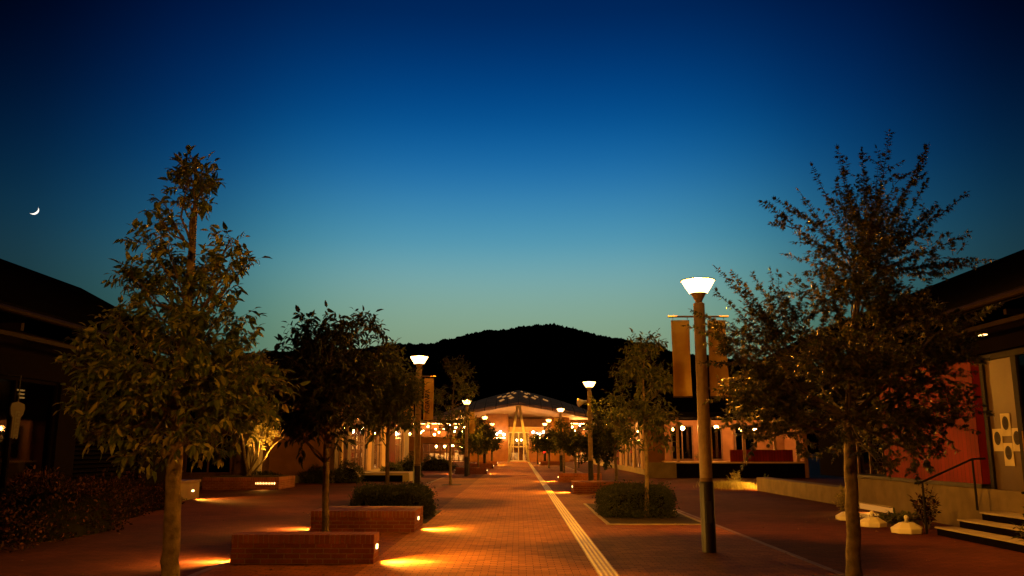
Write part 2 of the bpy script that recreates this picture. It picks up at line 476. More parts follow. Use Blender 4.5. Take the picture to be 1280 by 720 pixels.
# crescent: the sunlit part of the moon's ball
def moon():
    c = at(42.0, 262.3, 9000.0)
    r = (c - cam_o.location).length * 6.6 / FPX * 0.78
    fwd = (c - cam_o.location).normalized()
    right = fwd.cross(Vector((0, 0, 1))).normalized()
    up = right.cross(fwd)
    a = R(-46)
    lx = right * math.cos(a) + up * math.sin(a)          # towards the bright limb
    ly = -right * math.sin(a) + up * math.cos(a)
    t = thing('crescent_moon', 'thin white crescent moon in the dark sky above the left roof', 'moon', c)
    vs, fs = [], []
    nu, nv = 24, 10
    for i in range(nu + 1):
        th = -PI / 2 + PI * i / nu
        for j in range(nv + 1):
            ph = R(52) * j / nv                            # lune from the limb towards the viewer
            p = ly * math.sin(th) + (lx * math.cos(ph) - fwd * math.sin(ph)) * math.cos(th)
            vs.append(c + p * r)
    for i in range(nu):
        for j in range(nv):
            k = i * (nv + 1) + j
            fs.append((k, k + 1, k + nv + 2, k + nv + 1))
    MB().add(vs, fs).build('sunlit_limb', M['moon'], t, smooth=True)
moon()

# ------------------------------------------------------------------ buildings
def globe(mb, c, r, seg=8):
    prof = [(r * math.sin(PI * k / 6) + 1e-4, -r * math.cos(PI * k / 6)) for k in range(7)]
    mb.lathe(c, prof, seg)

def frame_x(mb, x0, x1, y0, y1, z0, z1, w, nv=0, nh=0):
    """A window frame in a wall that runs along the street (x0..x1 is its thickness)."""
    mb.box(x0, x1, y0, y1, z0, z0 + w); mb.box(x0, x1, y0, y1, z1 - w, z1)
    mb.box(x0, x1, y0, y0 + w, z0 + w, z1 - w); mb.box(x0, x1, y1 - w, y1, z0 + w, z1 - w)
    for k in range(nv):
        y = y0 + (y1 - y0) * (k + 1) / (nv + 1)
        mb.box(x0 + 0.004, x1 - 0.004, y - w / 2, y + w / 2, z0 + w, z1 - w)
    for k in range(nh):
        z = z0 + (z1 - z0) * (k + 1) / (nh + 1)
        mb.box(x0 + 0.008, x1 - 0.008, y0 + w, y1 - w, z - w / 2, z + w / 2)

def frame_y(mb, x0, x1, y0, y1, z0, z1, w, nv=0, nh=0):
    mb.box(x0, x1, y0, y1, z0, z0 + w); mb.box(x0, x1, y0, y1, z1 - w, z1)
    mb.box(x0, x0 + w, y0, y1, z0 + w, z1 - w); mb.box(x1 - w, x1, y0, y1, z0 + w, z1 - w)
    for k in range(nv):
        x = x0 + (x1 - x0) * (k + 1) / (nv + 1)
        mb.box(x - w / 2, x + w / 2, y0 + 0.004, y1 - 0.004, z0 + w, z1 - w)
    for k in range(nh):
        z = z0 + (z1 - z0) * (k + 1) / (nh + 1)
        mb.box(x0 + w, x1 - w, y0 + 0.008, y1 - 0.008, z - w / 2, z + w / 2)

def gable_roof(t, xe, xr, xe2, y0, y1, ze, zr, mat, th=0.18):
    """Ridge along the street; xe street-side eave, xr ridge, xe2 back eave."""
    poly = [(xe, y0, ze), (xr, y0, zr), (xe2, y0, ze), (xe2, y0, ze - th), (xr, y0, zr - th), (xe, y0, ze - th)]
    if xe > xr: poly = poly[::-1]
    return MB().prism(poly, (0, y1 - y0, 0)).build('roof', mat, t)

# near left building ------------------------------------------------
bl = thing('shop_building', 'long dark gabled building on the left edge with double eave lines', 'building', (-14, 14, 0))
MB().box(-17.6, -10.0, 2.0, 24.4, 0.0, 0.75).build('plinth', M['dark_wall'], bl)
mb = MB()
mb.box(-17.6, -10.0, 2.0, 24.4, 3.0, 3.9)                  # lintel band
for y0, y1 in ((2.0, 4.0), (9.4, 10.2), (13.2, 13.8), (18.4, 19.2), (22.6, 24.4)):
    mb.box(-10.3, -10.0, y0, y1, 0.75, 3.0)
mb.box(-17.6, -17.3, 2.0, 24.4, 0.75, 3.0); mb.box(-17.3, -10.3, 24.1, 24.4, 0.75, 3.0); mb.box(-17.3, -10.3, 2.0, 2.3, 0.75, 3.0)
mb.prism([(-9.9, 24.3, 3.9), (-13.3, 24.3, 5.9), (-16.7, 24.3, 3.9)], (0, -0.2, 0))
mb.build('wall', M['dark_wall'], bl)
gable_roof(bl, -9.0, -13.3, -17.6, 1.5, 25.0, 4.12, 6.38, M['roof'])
MB().tube([(-8.93, 1.5, 4.0), (-8.93, 25.0, 4.0)], 0.055, 8).build('gutter', M['gutter'], bl)
MB().box(-9.3, -9.22, 1.7, 24.9, 3.60, 3.68).build('eave_beam', M['gutter'], bl)
for y in (3.0, 6.0, 9.0, 12.0, 15.0, 18.0, 21.0, 24.0):
    MB().box(-10.0, -9.0, y, y + 0.09, 3.69, 3.83).build('rafter', M['gutter'], bl)
for y0, y1 in ((4.0, 9.4), (10.2, 13.2), (13.8, 18.4)):
    mb = MB(); frame_x(mb, -10.2, -10.08, y0, y1, 0.75, 3.0, 0.07, 2)
    f = mb.build('window', M['dark_wall'], bl)
    MB().box(-10.145, -10.135, y0 + 0.07, y1 - 0.07, 0.82, 2.93).build('pane', M['glass_dark'], f)
mb = MB()
for k in range(22):
    z = 0.8 + k * 0.1
    mb.prism([(-10.2, 19.2, z), (-10.06, 19.2, z - 0.05), (-10.06, 19.2, z - 0.035), (-10.2, 19.2, z + 0.015)], (0, 3.4, 0))
mb.build('louvre', M['dark_wall'], bl)
mb = MB()
for k, (a, b) in enumerate(((0.0, 0.34), (0.18, 0.16), (0.22, 0.14))):
    mb.box(-10.34, -10.30, 17.2 + a, 17.2 + a + b, 2.76 - k * 0.075, 2.79 - k * 0.075)
mb.build('ceiling_lamp', M['small_lamp'], bl)

# hanging sign and window lettering behind the left shop window
hs = thing('hanging_sign', 'dim brown upright sign with dark characters in the far left shop window', 'sign', (-9.75, 16.8, 1.9))
pl = [(-0.15, 0.42), (-0.17, 0.30), (-0.15, 0.15), (-0.10, 0.08), (-0.10, -0.42), (0.07, -0.42), (0.09, 0.08), (0.14, 0.15), (0.17, 0.30), (0.15, 0.42), (0.0, 0.47)]
MB().prism([(-9.74 , 16.42 + a * 1.4, 2.12 + b * 0.78) for a, b in pl], (-0.03, 0, 0)).build('board', M['sign_board'], hs)
mb = MB()
for k in range(5):
    z = 2.26 - k * 0.11
    mb.box(-9.737, -9.733, 16.34, 16.50, z + 0.01, z + 0.04); mb.box(-9.737, -9.733, 16.34, 16.38, z - 0.05, z + 0.009); mb.box(-9.737, -9.733, 16.43, 16.49, z - 0.05, z - 0.015)
mb.build('characters', M['ink'], hs)
MB().tube([(-9.75, 16.42, 2.48), (-9.75, 16.42, 3.0), (-10.0, 16.42, 3.0)], 0.012, 6).build('bracket', M['dark_metal'], hs)
wl = tag(text_mesh('window_lettering', 'ridge', 0.24, M['sign_board'], (-9.985, 16.2, 1.80), (PI / 2, 0, PI / 2)), 'pale lettering low on the far left shop window below the hanging sign', 'lettering')

# stone wall end beside the first tree
pw = thing('low_wall', 'low pale wall end behind the trunk of the broad leaved tree', 'wall', (-10.9, 27.5, 0))
MB().box(-12.8, -10.35, 26.3, 27.9, 0.0, 0.52).build('wall_body', M['plinth'], pw, bevel=0.012)
MB().box(-12.8, -10.32, 26.27, 27.93, 0.522, 0.60).build('coping', M['wood_dark'], pw)
MB().tube([(-10.45, 26.5, 0.6), (-10.45, 26.5, 0.86), (-10.37, 26.5, 0.9)], 0.02, 6).build('hook', M['rod'], pw)
MB().box(-10.348, -10.33, 27.25, 27.4, 0.24, 0.29).build('light_panel', M['panel'], pw)

def spot(name, loc, target, watts, angle, parent=None, col=WARM, blend=0.7, rad=0.03):
    l = bpy.data.lights.new(name, 'SPOT')
    l.energy = watts; l.color = col; l.spot_size = R(angle); l.spot_blend = blend; l.shadow_soft_size = rad
    o = bpy.data.objects.new(name, l)
    link(o, parent)
    off = WL[o.name]
    o.location = Vector(loc) - off
    o.rotation_euler = (Vector(target) - Vector(loc)).to_track_quat('-Z', 'Y').to_euler()
    return o
spot('wall_glow', (-10.3, 27.35, 0.3), (-9.5, 27.4, 0.0), 800, 130, pw)

# small back building between the two left blocks: pale column and wall
bk = thing('garden_pavilion', 'small pale walled building behind the lit multi stemmed tree on the left', 'building', (-13.5, 38, 0))
MB().box(-17, -11.6, 37.0, 39.8, 0.0, 2.6).build('wall', M['wood_dark'], bk)
MB().box(-11.55, -11.05, 36.4, 36.9, 0.0, 2.6).build('column', M['white'], bk)
MB().box(-17.4, -10.7, 36.2, 40.2, 2.6, 2.85).build('roof', M['roof'], bk)
mb = MB(); frame_y(mb, -14.4, -12.4, 36.93, 36.99, 0.5, 2.2, 0.07, 1)
f = mb.build('window', M['wood_dark'], bk)
MB().box(-14.33, -12.47, 36.95, 36.96, 0.57, 2.13).build('pane', M['glass_dark'], f)

def room_lights(t, spots, r=0.09, mat='globe'):
    for c in spots:
        mb = MB(); globe(mb, c, r)
        mb.build('pendant_lamp', M[mat], t, smooth=True)

rnd = random.Random(11)
def shop_row(name, label, side, xw, y0, y1, bays, depth=4.0, ze=3.5, zr=5.6, lamp_mat='globe'):
    """A low shop block whose glazed front runs along the street; side -1 left, 1 right."""
    s = side
    t = thing(name, label, 'building', (xw + s * depth / 2, (y0 + y1) / 2, 0))
    X = lambda d: xw + s * d                    # d metres into the building
    def bx(mb, d0, d1, ya, yb, za, zb):
        a, b = sorted((X(d0), X(d1)))
        return mb.box(a, b, ya, yb, za, zb)
    bx(MB(), 0.0, depth, y0, y1, 0.0, 0.35).build('plinth', M['concrete'], t)
    mb = MB()
    bx(mb, depth - 0.2, depth, y0, y1, 0.35, 3.3); bx(mb, 0.2, depth - 0.2, y0, y0 + 0.2, 0.35, 3.3); bx(mb, 0.2, depth - 0.2, y1 - 0.2, y1, 0.35, 3.3)
    bx(mb, 0.0, depth, y0, y1, 3.302, 3.5)
    mb.build('wall', M['render_wall'], t)
    gable_roof(t, X(-1.3), X(depth / 2), X(depth + 1.0), y0 - 0.4, y1 + 0.4, ze + 0.25, zr, M['roof'])
    bx(MB(), -1.38, -1.28, y0 - 0.4, y1 + 0.4, ze - 0.02, ze + 0.14).build('gutter', M['gutter'], t)
    for k in range(int((y1 - y0) / 1.0)):
        bx(MB(), -1.25, 0.0, y0 + k * 1.0 + 0.3, y0 + k * 1.0 + 0.38, ze - 0.0, ze + 0.12).build('rafter', M['wood'], t)
    y = y0
    for kind, w in bays:
        if kind == 'win':
            mb = MB(); a, b = sorted((X(0.02), X(0.07))); frame_x(mb, a, b, y, y + w, 0.36, 3.29, 0.06, int(w / 1.9), 1)
            f = mb.build('window', M['wood_dark'], t)
            a, b = sorted((X(0.04), X(0.05)))
            MB().box(a, b, y + 0.06, y + w - 0.06, 0.42, 3.23).build('pane', M['glass'], f)
        elif kind == 'col':
            bx(MB(), -0.1, 0.2, y, y + w, 0.352, 3.3).build('column', M['timber'], t)
        elif kind == 'red':
            bx(MB(), -0.05, 0.2, y, y + w, 0.352, 3.3).build('cladding', M['red_boards'], t)
        elif kind == 'dark':
            bx(MB(), 0.0, 0.2, y, y + w, 0.352, 3.3).build('panel', M['wood_dark'], t)
        y += w
    # what stands in the lit room: shelves along the back wall
    yy = y0 + 0.6
    while yy < y1 - 1.6:
        w = rnd.uniform(0.9, 1.5)
        mb = MB()
        for a in (yy, yy + w - 0.04):
            bx(mb, depth - 1.5, depth - 1.15, a, a + 0.04, 0.352, 2.4)
        for z in (0.36, 0.95, 1.5, 2.05):
            bx(mb, depth - 1.49, depth - 1.16, yy + 0.035, yy + w - 0.035, z, z + 0.04)
        sh = mb.build('shelf_unit', M['wood'], t)
        for z in (0.36, 0.95, 1.5, 2.05):
            g = yy + rnd.uniform(0.06, 0.3)
            bx(MB(), depth - 1.46, depth - 1.2, g, g + rnd.uniform(0.25, 0.5), z + 0.042, z + 0.04 + rnd.uniform(0.15, 0.42)).build('box', M[rnd.choice(('cream', 'wood', 'red_boards', 'paper'))], sh)
        yy += w + rnd.uniform(0.4, 1.1)
    n = int((y1 - y0) / 2.4)
    room_lights(t, [(X(rnd.uniform(0.7, 1.5)), y0 + (k + 0.5) * (y1 - y0) / n + rnd.uniform(-.3, .3), rnd.uniform(2.55, 2.8)) for k in range(n)], 0.13, lamp_mat)
    return t

shop_row('shop_row', 'low lit shop block with tall framed windows beyond the second left tree', -1, -8.6, 40.0, 67.0,
         [('dark', 1.0), ('col', 0.4), ('win', 1.6), ('dark', 0.8), ('win', 4.4), ('col', 1.2), ('dark', 1.6), ('win', 2.2), ('col', 1.5), ('red', 4.6), ('win', 4.0), ('col', .4), ('dark', 3.3)])
shop_row('shop_row', 'low lit shop block behind the right hand row of young trees', 1, 7.6, 52.0, 90.0,
         [('col', 0.8), ('win', 3.2), ('col', 0.5), ('win', 3.2), ('col', 0.5), ('win', 3.2), ('col', 0.5), ('red', 3.0), ('win', 5.0), ('col', .5), ('win', 5.0), ('dark', 3.0), ('win', 5.0), ('dark', 4.6)])

# block that faces the camera across the right courtyard
rb = thing('veranda_building', 'orange lit veranda building facing across the right courtyard behind the maple', 'building', (11, 52, 0))
MB().box(7.0, 8.55, 46.6, 47.2, 0.0, 0.82).build('parapet', M['plinth'], rb)
MB().box(8.552, 15.5, 46.6, 51.0, 0.0, 0.78).build('deck_base', M['dark_wall'], rb)
MB().box(8.5, 15.5, 46.5, 51.0, 0.782, 0.86).build('deck', M['timber'], rb)
mb = MB(); mb.box(8.56, 15.5, 50.0, 50.2, 0.862, 3.2); mb.box(15.5, 15.7, 46.6, 51.0, 0.0, 3.2)
mb.build('wall', M['render_wall'], rb)
MB().prism([(7.4, 45.7, 3.25), (7.4, 51.9, 3.25), (7.4, 51.9, 3.5), (7.4, 49.5, 4.7), (7.4, 45.7, 3.5)], (9.4, 0, 0)).build('roof', M['roof'], rb)
for x in (8.7, 9.9, 10.5, 12.3, 14.0, 15.2):
    MB().box(x - 0.07, x + 0.07, 46.7, 46.84, 0.862, 3.25).build('post', M['wood'], rb)
for x0, x1 in ((8.9, 10.2), (10.6, 11.9), (12.6, 13.8)):
    mb = MB(); frame_y(mb, x0, x1, 49.9, 49.99, 0.9, 2.9, 0.08, 1, 0)
    f = mb.build('window', M['wood_dark'], rb)
    MB().box(x0 + 0.08, x1 - 0.08, 49.94, 49.95, 0.98, 2.82).build('pane', M['glass_dark'], f)
mb = MB()
for x0, x1 in ((11.5, 12.2), (12.4, 14.9)):
    mb.box(x0, x1, 46.62, 46.68, 0.862, 1.5)
mb.build('balustrade', M['red_boards'], rb)
room_lights(rb, [(9.3, 48.3, 2.7), (11.2, 48.3, 2.75), (13.4, 48.4, 2.7)], 0.10, 'veranda_lamp')

# near right building ------------------------------------------------
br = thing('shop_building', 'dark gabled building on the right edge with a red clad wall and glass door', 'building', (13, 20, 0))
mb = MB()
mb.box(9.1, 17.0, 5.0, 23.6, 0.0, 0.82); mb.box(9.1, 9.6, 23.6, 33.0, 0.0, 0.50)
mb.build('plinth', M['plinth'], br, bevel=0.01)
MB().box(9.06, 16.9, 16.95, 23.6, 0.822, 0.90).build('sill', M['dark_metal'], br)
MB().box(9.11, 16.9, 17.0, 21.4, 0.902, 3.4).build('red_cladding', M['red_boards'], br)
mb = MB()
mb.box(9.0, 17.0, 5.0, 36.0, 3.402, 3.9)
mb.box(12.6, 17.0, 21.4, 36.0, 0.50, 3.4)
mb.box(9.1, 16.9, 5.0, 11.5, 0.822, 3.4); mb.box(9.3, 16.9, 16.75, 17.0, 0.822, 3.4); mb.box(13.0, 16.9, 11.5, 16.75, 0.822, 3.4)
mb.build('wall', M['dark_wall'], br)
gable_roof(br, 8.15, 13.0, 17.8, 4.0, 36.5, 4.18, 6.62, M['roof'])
MB().tube([(8.08, 4.0, 4.08), (8.08, 36.5, 4.08)], 0.055, 8).build('gutter', M['gutter'], br)
MB().box(8.4, 8.48, 4.2, 36.4, 3.72, 3.80).build('eave_beam', M['gutter'], br)
for y in np.arange(5.0, 36.0, 3.0):
    MB().box(8.2, 9.0, y, y + 0.09, 3.81, 3.90).build('rafter', M['gutter'], br)
for y0, y1 in ((21.5, 24.6), (24.8, 28.0), (28.2, 31.5)):
    mb = MB(); frame_x(mb, 12.4, 12.55, y0, y1, 0.6, 3.3, 0.08, 2)
    f = mb.build('window', M['wood_dark'], br)
    MB().box(12.47, 12.48, y0 + 0.08, y1 - 0.08, 0.68, 3.22).build('pane', M['glass_dark'], f)
room_lights(br, [(11.6, 22.6, 2.55), (11.2, 25.6, 2.6), (10.9, 29.5, 2.6)], 0.05, 'small_lamp')
# door bay
mb = MB(); frame_x(mb, 9.14, 9.26, 11.5, 16.75, 0.43, 3.4, 0.12, 0)
mb.box(9.15, 9.25, 15.52, 15.68, 0.55, 3.28)
dr = mb.build('door', M['black_frame'], br)
MB().box(9.19, 9.20, 15.68, 16.63, 0.55, 3.28).build('pane', M['tan_pane'], dr)
MB().box(9.19, 9.20, 11.62, 15.52, 0.55, 3.28).build('pane', M['glass_dark'], dr)
MB().tube([(9.08, 15.42, 1.1), (9.08, 15.42, 1.9)], 0.018, 6).build('handle', M['rod'], dr)
MB().box(8.74, 8.82, 15.75, 15.93, 3.69, 3.705).build('ceiling_lamp', M['small_lamp'], br)
spot('ceiling_light', (8.78, 15.84, 3.66), (8.2, 14.3, 0.3), 150, 66, br, WARM, 1.0, 0.06)

# four posters with round portraits on the door
pst = [(16.10, 2.03), (16.42, 1.75), (15.78, 1.75), (16.10, 1.48)]
wheres = ['top', 'far', 'near', 'lowest']
for (y, z), w in zip(pst, wheres):
    t = thing('poster', f'white sheet with a round dark portrait, {w} of four on the glass door', 'poster', (9.18, y, z), 'posters on the glass door')
    MB().box(9.176, 9.184, y - 0.155, y + 0.155, z - 0.21, z + 0.21).build('sheet', M['paper'], t)
    n = 24
    MB().prism([(9.176, y + 0.108 * math.cos(2 * PI * k / n), z + 0.03 + 0.128 * math.sin(2 * PI * k / n)) for k in range(n)], (-0.003, 0, 0)).build('portrait_disc', M['ink'], t)
    MB().prism([(9.173, y + 0.05 * math.cos(2 * PI * k / n), z + 0.06 + 0.055 * math.sin(2 * PI * k / n)) for k in range(n)], (-0.002, 0, 0)).prism(
        [(9.173, y - 0.07, z - 0.055), (9.173, y + 0.07, z - 0.055), (9.173, y + 0.05, z - 0.005), (9.173, y - 0.05, z - 0.005)], (-0.002, 0, 0)).build('portrait', M['sign_board'], t)

st = thing('entrance_steps', 'three broad concrete steps up to the glass door at the right edge', 'steps', (8.5, 14, 0))
mb = MB()
for k, x in enumerate((7.83, 8.22, 8.61)):
    mb.box(x, 9.095, 9.0, 16.35 - 0.08 * k, 0.14 * k, 0.14 * (k + 1) - 0.02)
mb.build('risers', M['dark_wall'], st)
for k, x in enumerate((7.80, 8.19, 8.58)):
    MB().box(x, 8.187 + 0.39 * k if k < 2 else 9.095, 8.95, 16.38 - 0.08 * k, 0.14 * (k + 1) - 0.018, 0.14 * (k + 1) + 0.012).build('tread', M['concrete'], st, bevel=0.006)

def handrail(y, label):
    t = thing('handrail', label, 'handrail', (8.4, y, 0), 'handrails of the entrance steps')
    MB().tube([(7.75, y, 0.0), (7.75, y, 0.95)], 0.022, 8).tube([(8.75, y, 0.43), (8.75, y, 1.38)], 0.022, 8).build('posts', M['black_frame'], t)
    MB().tube([(7.6, y, 0.93), (7.75, y, 0.96), (8.75, y, 1.39), (9.0, y, 1.40)], 0.02, 8).build('rail', M['black_frame'], t)
handrail(16.6, 'dark metal handrail on the far side of the entrance steps')
handrail(13.1, 'dark metal handrail in front of the door at the near side of the steps')

# umbrella bases --------------------------------------------------------
def umbrella_base(x, y, s, rot, label):
    t = thing('umbrella_base', label, 'umbrella base', (x, y, 0), 'white umbrella bases by the right wall')
    n = 8
    ring = lambda r, z: [(x + r * math.cos(2 * PI * (k + .5) / n + rot), y + r * math.sin(2 * PI * (k + .5) / n + rot), z) for k in range(n)]
    rs = [ring(0.29 * s, 0.0), ring(0.30 * s, 0.09 * s), ring(0.28 * s, 0.11 * s), ring(0.13 * s, 0.20 * s)]
    vs = [p for r in rs for p in r]
    fs = [(i * n + k, i * n + (k + 1) % n, (i + 1) * n + (k + 1) % n, (i + 1) * n + k) for i in range(3) for k in range(n)] + [tuple(range(24, 32)), tuple(range(8))[::-1]]
    MB().add(vs, fs).build('weight', M['plastic_white'], t, bevel=0.01)
    MB().lathe((x, y, 0.2 * s), [(0.035, 0), (0.033, 0.06), (0.045, 0.07), (0.045, 0.10), (0.02, 0.13)], 10).build('socket', M['plastic_white'], t, smooth=True)
umbrella_base(7.45, 16.75, 1.0, 0.2, 'white octagonal umbrella base nearest the entrance steps')
umbrella_base(7.35, 18.1, 0.95, 0.5, 'white umbrella base in the middle of the row of three by the wall')
umbrella_base(7.45, 19.7, 0.9, 0.9, 'white umbrella base behind the maple trunk, farthest from the steps')
lw = thing('wall_glow', 'glow standing in for a long lit ledge low on the pale right hand plinth', 'light', (9.0, 22.0, 0.1))
MB().box(9.03, 9.097, 21.1, 23.0, 0.03, 0.17).build('lit_ledge_face', M['ledge_glow'], lw)  # glowing colour stands in for light falling on a ledge face
MB().box(8.98, 9.097, 21.05, 23.05, 0.172, 0.2).build('ledge_lip', M['concrete'], lw)
spot('plinth_light', (8.95, 22.0, 0.14), (8.2, 21.6, 0.0), 130, 150, lw, WARM, 1.0, 0.2)

# ------------------------------------------------------------------ station hall at the end of the street
sh = thing('station_hall', 'wide hall with a shallow peaked roof and lit glass entrance closing the street', 'building', (0, 104, 0))
Y0 = 98.0
AP = Vector((0.0, 112.0, 9.15))
top = [Vector((-11.2, Y0 + 2, 4.75)), Vector((-6.2, Y0, 5.75)), Vector((0.0, Y0 - 1.0, 6.75)), Vector((6.2, Y0, 5.75)), Vector((11.2, Y0 + 2, 4.75)), Vector((11.2, 124, 4.75)), Vector((-11.2, 124, 4.75))]
th = Vector((0, 0, -0.32))
n = len(top)
# front slopes are slightly bowed like the shell roof
def shell(p, q, u, v):
    e = p.lerp(q, u)
    r = e.lerp(AP, v)
    r.z += math.sin(PI * v) * 0.35
    return r
mb = MB()
for i in range(n):
    p, q = top[i], top[(i + 1) % n]
    g = 8
    vs = [shell(p, q, a / g, b / g) for b in range(g + 1) for a in range(g + 1)]
    fs = [(b * (g + 1) + a, b * (g + 1) + a + 1, (b + 1) * (g + 1) + a + 1, (b + 1) * (g + 1) + a) for a in range(g) for b in range(g)]
    mb.add(vs, fs)
    mb.quad(p, p + th, q + th, q)
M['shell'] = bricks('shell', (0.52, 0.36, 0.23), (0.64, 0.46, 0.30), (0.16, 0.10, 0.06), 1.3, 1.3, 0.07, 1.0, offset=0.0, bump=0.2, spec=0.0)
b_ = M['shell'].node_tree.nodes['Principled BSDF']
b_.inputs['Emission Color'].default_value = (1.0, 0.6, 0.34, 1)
b_.inputs['Emission Strength'].default_value = 0.012  # faint glow put into the roof colour; the shell itself is no lamp
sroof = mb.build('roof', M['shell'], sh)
for i, cells in ((1, [(0.35, .42), (0.55, .38), (0.72, .36), (0.5, .58), (0.68, .62), (0.85, .5), (0.82, .24), (0.6, .2)]), (2, [(0.2, .3), (0.3, .5), (0.42, .3), (0.45, .55), (0.6, .42), (0.2, .66), (0.75, .3)])):
    p, q = top[i], top[i + 1]
    for (u, v) in cells:
        du, dv = 0.07, 0.06
        nrm = Vector((0, -0.02, 0.045))
        pts = [shell(p, q, u - du, v) + nrm, shell(p, q, u, v - dv) + nrm, shell(p, q, u + du, v) + nrm, shell(p, q, u, v + dv) + nrm]
        MB().prism(pts, (0, -0.006, 0.012)).build('skylight', M['skylight'], sroof)
mb = MB()
mb.add([t_ + th for t_ in top] + [Vector((0, 108, 6.0))], [(0, 1, 7), (1, 2, 7), (2, 3, 7), (3, 4, 7), (4, 5, 7), (5, 6, 7), (6, 0, 7)])
mb.build('soffit', M['timber'], sh)
for s in (-1, 1):
    MB().prism([(s * 0.12 - 0.14, Y0 - 0.7, 6.35), (s * 0.12 + 0.14, Y0 - 0.7, 6.35), (s * 1.15 + 0.13, Y0 - 0.7, 0.0), (s * 1.15 - 0.13, Y0 - 0.7, 0.0)], (0, 0.26, 0)).build('raking_column', M['white'], sh)
# side walls of the porch and wings
for s in (-1, 1):
    a, b = sorted((s * 1.25, s * 3.9))
    MB().box(a, b, 102.0, 102.4, 0.0, 5.6 if s < 0 else 3.6).build('porch_wall', M['render_wall'], sh)
    a, b = sorted((s * 6.0, s * 13.5))
    mb = MB(); mb.box(a, b, 99.8, 100.1, 2.15, 2.75); mb.box(a, b, 99.8, 100.1, 4.6, 4.85); mb.box(a, b, 105.0, 105.3, 0.0, 4.85)
    mb.box(*sorted((s * 11.2, s * 13.5)), 99.8, 100.1, 0.0, 2.15); mb.box(*sorted((s * 3.9, s * 6.0)), 101.0, 101.3, 0.0, 5.2)
    mb.build('wing_wall', M['render_wall'], sh)
    MB().box(a, b, 100.1, 105.0, 2.4, 2.5).build('floor_slab', M['timber'], sh)
    for z0, z1, x0, x1 in ((2.75, 4.6, 6.0, 13.5), (0.1, 2.15, 6.3, 11.2)):
        a2, b2 = sorted((s * x0, s * x1))
        mb = MB(); frame_y(mb, a2, b2, 99.85, 100.0, z0, z1, 0.09, 6, 1)
        f = mb.build('window', M['wood_dark'], sh)
        MB().box(a2 + .09, b2 - .09, 99.92, 99.93, z0 + .09, z1 - .09).build('pane', M['glass'], f)
    pts = [(s * (6.3 + 0.5 * k + rnd.uniform(-.2, .2)), 100.6 + rnd.uniform(0, 2.5), 3.9 + rnd.uniform(-.75, .5)) for k in range(14)]
    pts += [(s * (6.8 + 1.0 * k), 101.2 + rnd.uniform(0, 1.5), 1.8 + rnd.uniform(-.15, .1)) for k in range(4)]
    room_lights(sh, pts, 0.11, 'globe')
    MB().box(*sorted((s * 6.4, s * 11.0)), 101.4, 101.55, 2.35, 2.39).build('strip_lamp', M['strip'], sh)
    MB().box(*sorted((s * 6.4, s * 13.0)), 104.4, 104.55, 4.5, 4.54).build('strip_lamp', M['strip'], sh)
    a, b = sorted((s * 6.6, s * 11.0))
    for k in range(7):
        x = a + 0.3 + k * 0.6
        MB().box(x, x + 0.45, 103.0, 103.4, 0.0, 0.7 + rnd.random() * 0.9).build('display_stand', M['cream'], sh)
# entrance
mb = MB(); frame_y(mb, -1.25, 1.25, 103.0, 103.15, 0.0, 3.5, 0.13, 3, 1)
en = mb.build('entrance_frame', M['white'], sh)
MB().box(-1.12, 1.12, 103.07, 103.08, 0.13, 3.37).build('pane', M['glass'], en)
MB().box(-1.3, 4.0, 102.9, 103.3, 3.52, 4.1).build('lintel', M['timber'], sh)
MB().box(-6.0, 6.0, 112.0, 112.3, 0.0, 5.4).build('inner_wall', M['render_wall'], sh)
mb = MB(); mb.box(-0.9, 0.0, 108.0, 108.6, 0, 1.0); mb.box(0.5, 0.9, 107.0, 107.4, 0, 0.8)
mb.build('counter', M['white'], sh)
for x in (-0.7, -0.2, 0.35, 0.75):
    mb = MB(); globe(mb, (x, 105.0 + abs(x), 2.55), 0.10); mb.build('pendant_lamp', M['globe'], sh, smooth=True)
for s in (-1, 1):
    pts = [(s * (1.75 + 0.42 * k), 101.6, 3.3 + 0.16 * math.sin(2.3 * k + s)) for k in range(4)]
    room_lights(sh, pts, 0.16, 'white_lamp')
# porch light strips that wash the soffit and the walls
for s in (-1, 1):
    MB().box(*sorted((s * 1.6, s * 3.6)), 101.7, 101.8, 2.75, 2.8).build('strip_lamp', M['strip'], sh)
l = bpy.data.lights.new('porch_light', 'AREA'); l.energy = 220; l.color = WARM; l.size = 6
o = bpy.data.objects.new('porch_light', l); link(o, sh); o.location = Vector((0, 100.5, 3.0)) - WL[sh.name]; o.rotation_euler = (PI - 0.35, 0, 0)

# small red lights
for (px, py, Y, lab) in ((680, 564.7, 95.0, 'small round red signal light on a short dark post near the station hall'), (723, 543, 70.0, 'small red light glowing among the leaves right of the tactile path')):
    c = at(px, py, Y)
    t = thing('signal_light', lab, 'light', (c.x, Y, 0), 'small red lights')
    MB().tube([(c.x, Y, 0), (c.x, Y, c.z - 0.15)], 0.05, 8).build('post', M['dark_metal'], t)
    MB().box(c.x - 0.2, c.x + 0.2, Y, Y + 0.2, c.z - 0.2, c.z + 0.2).build('housing', M['dark_metal'], t)
    MB().tube([(c.x, Y - 0.03, c.z), (c.x, Y, c.z)], 0.14, 12).build('lens', M['red_lamp'], t)

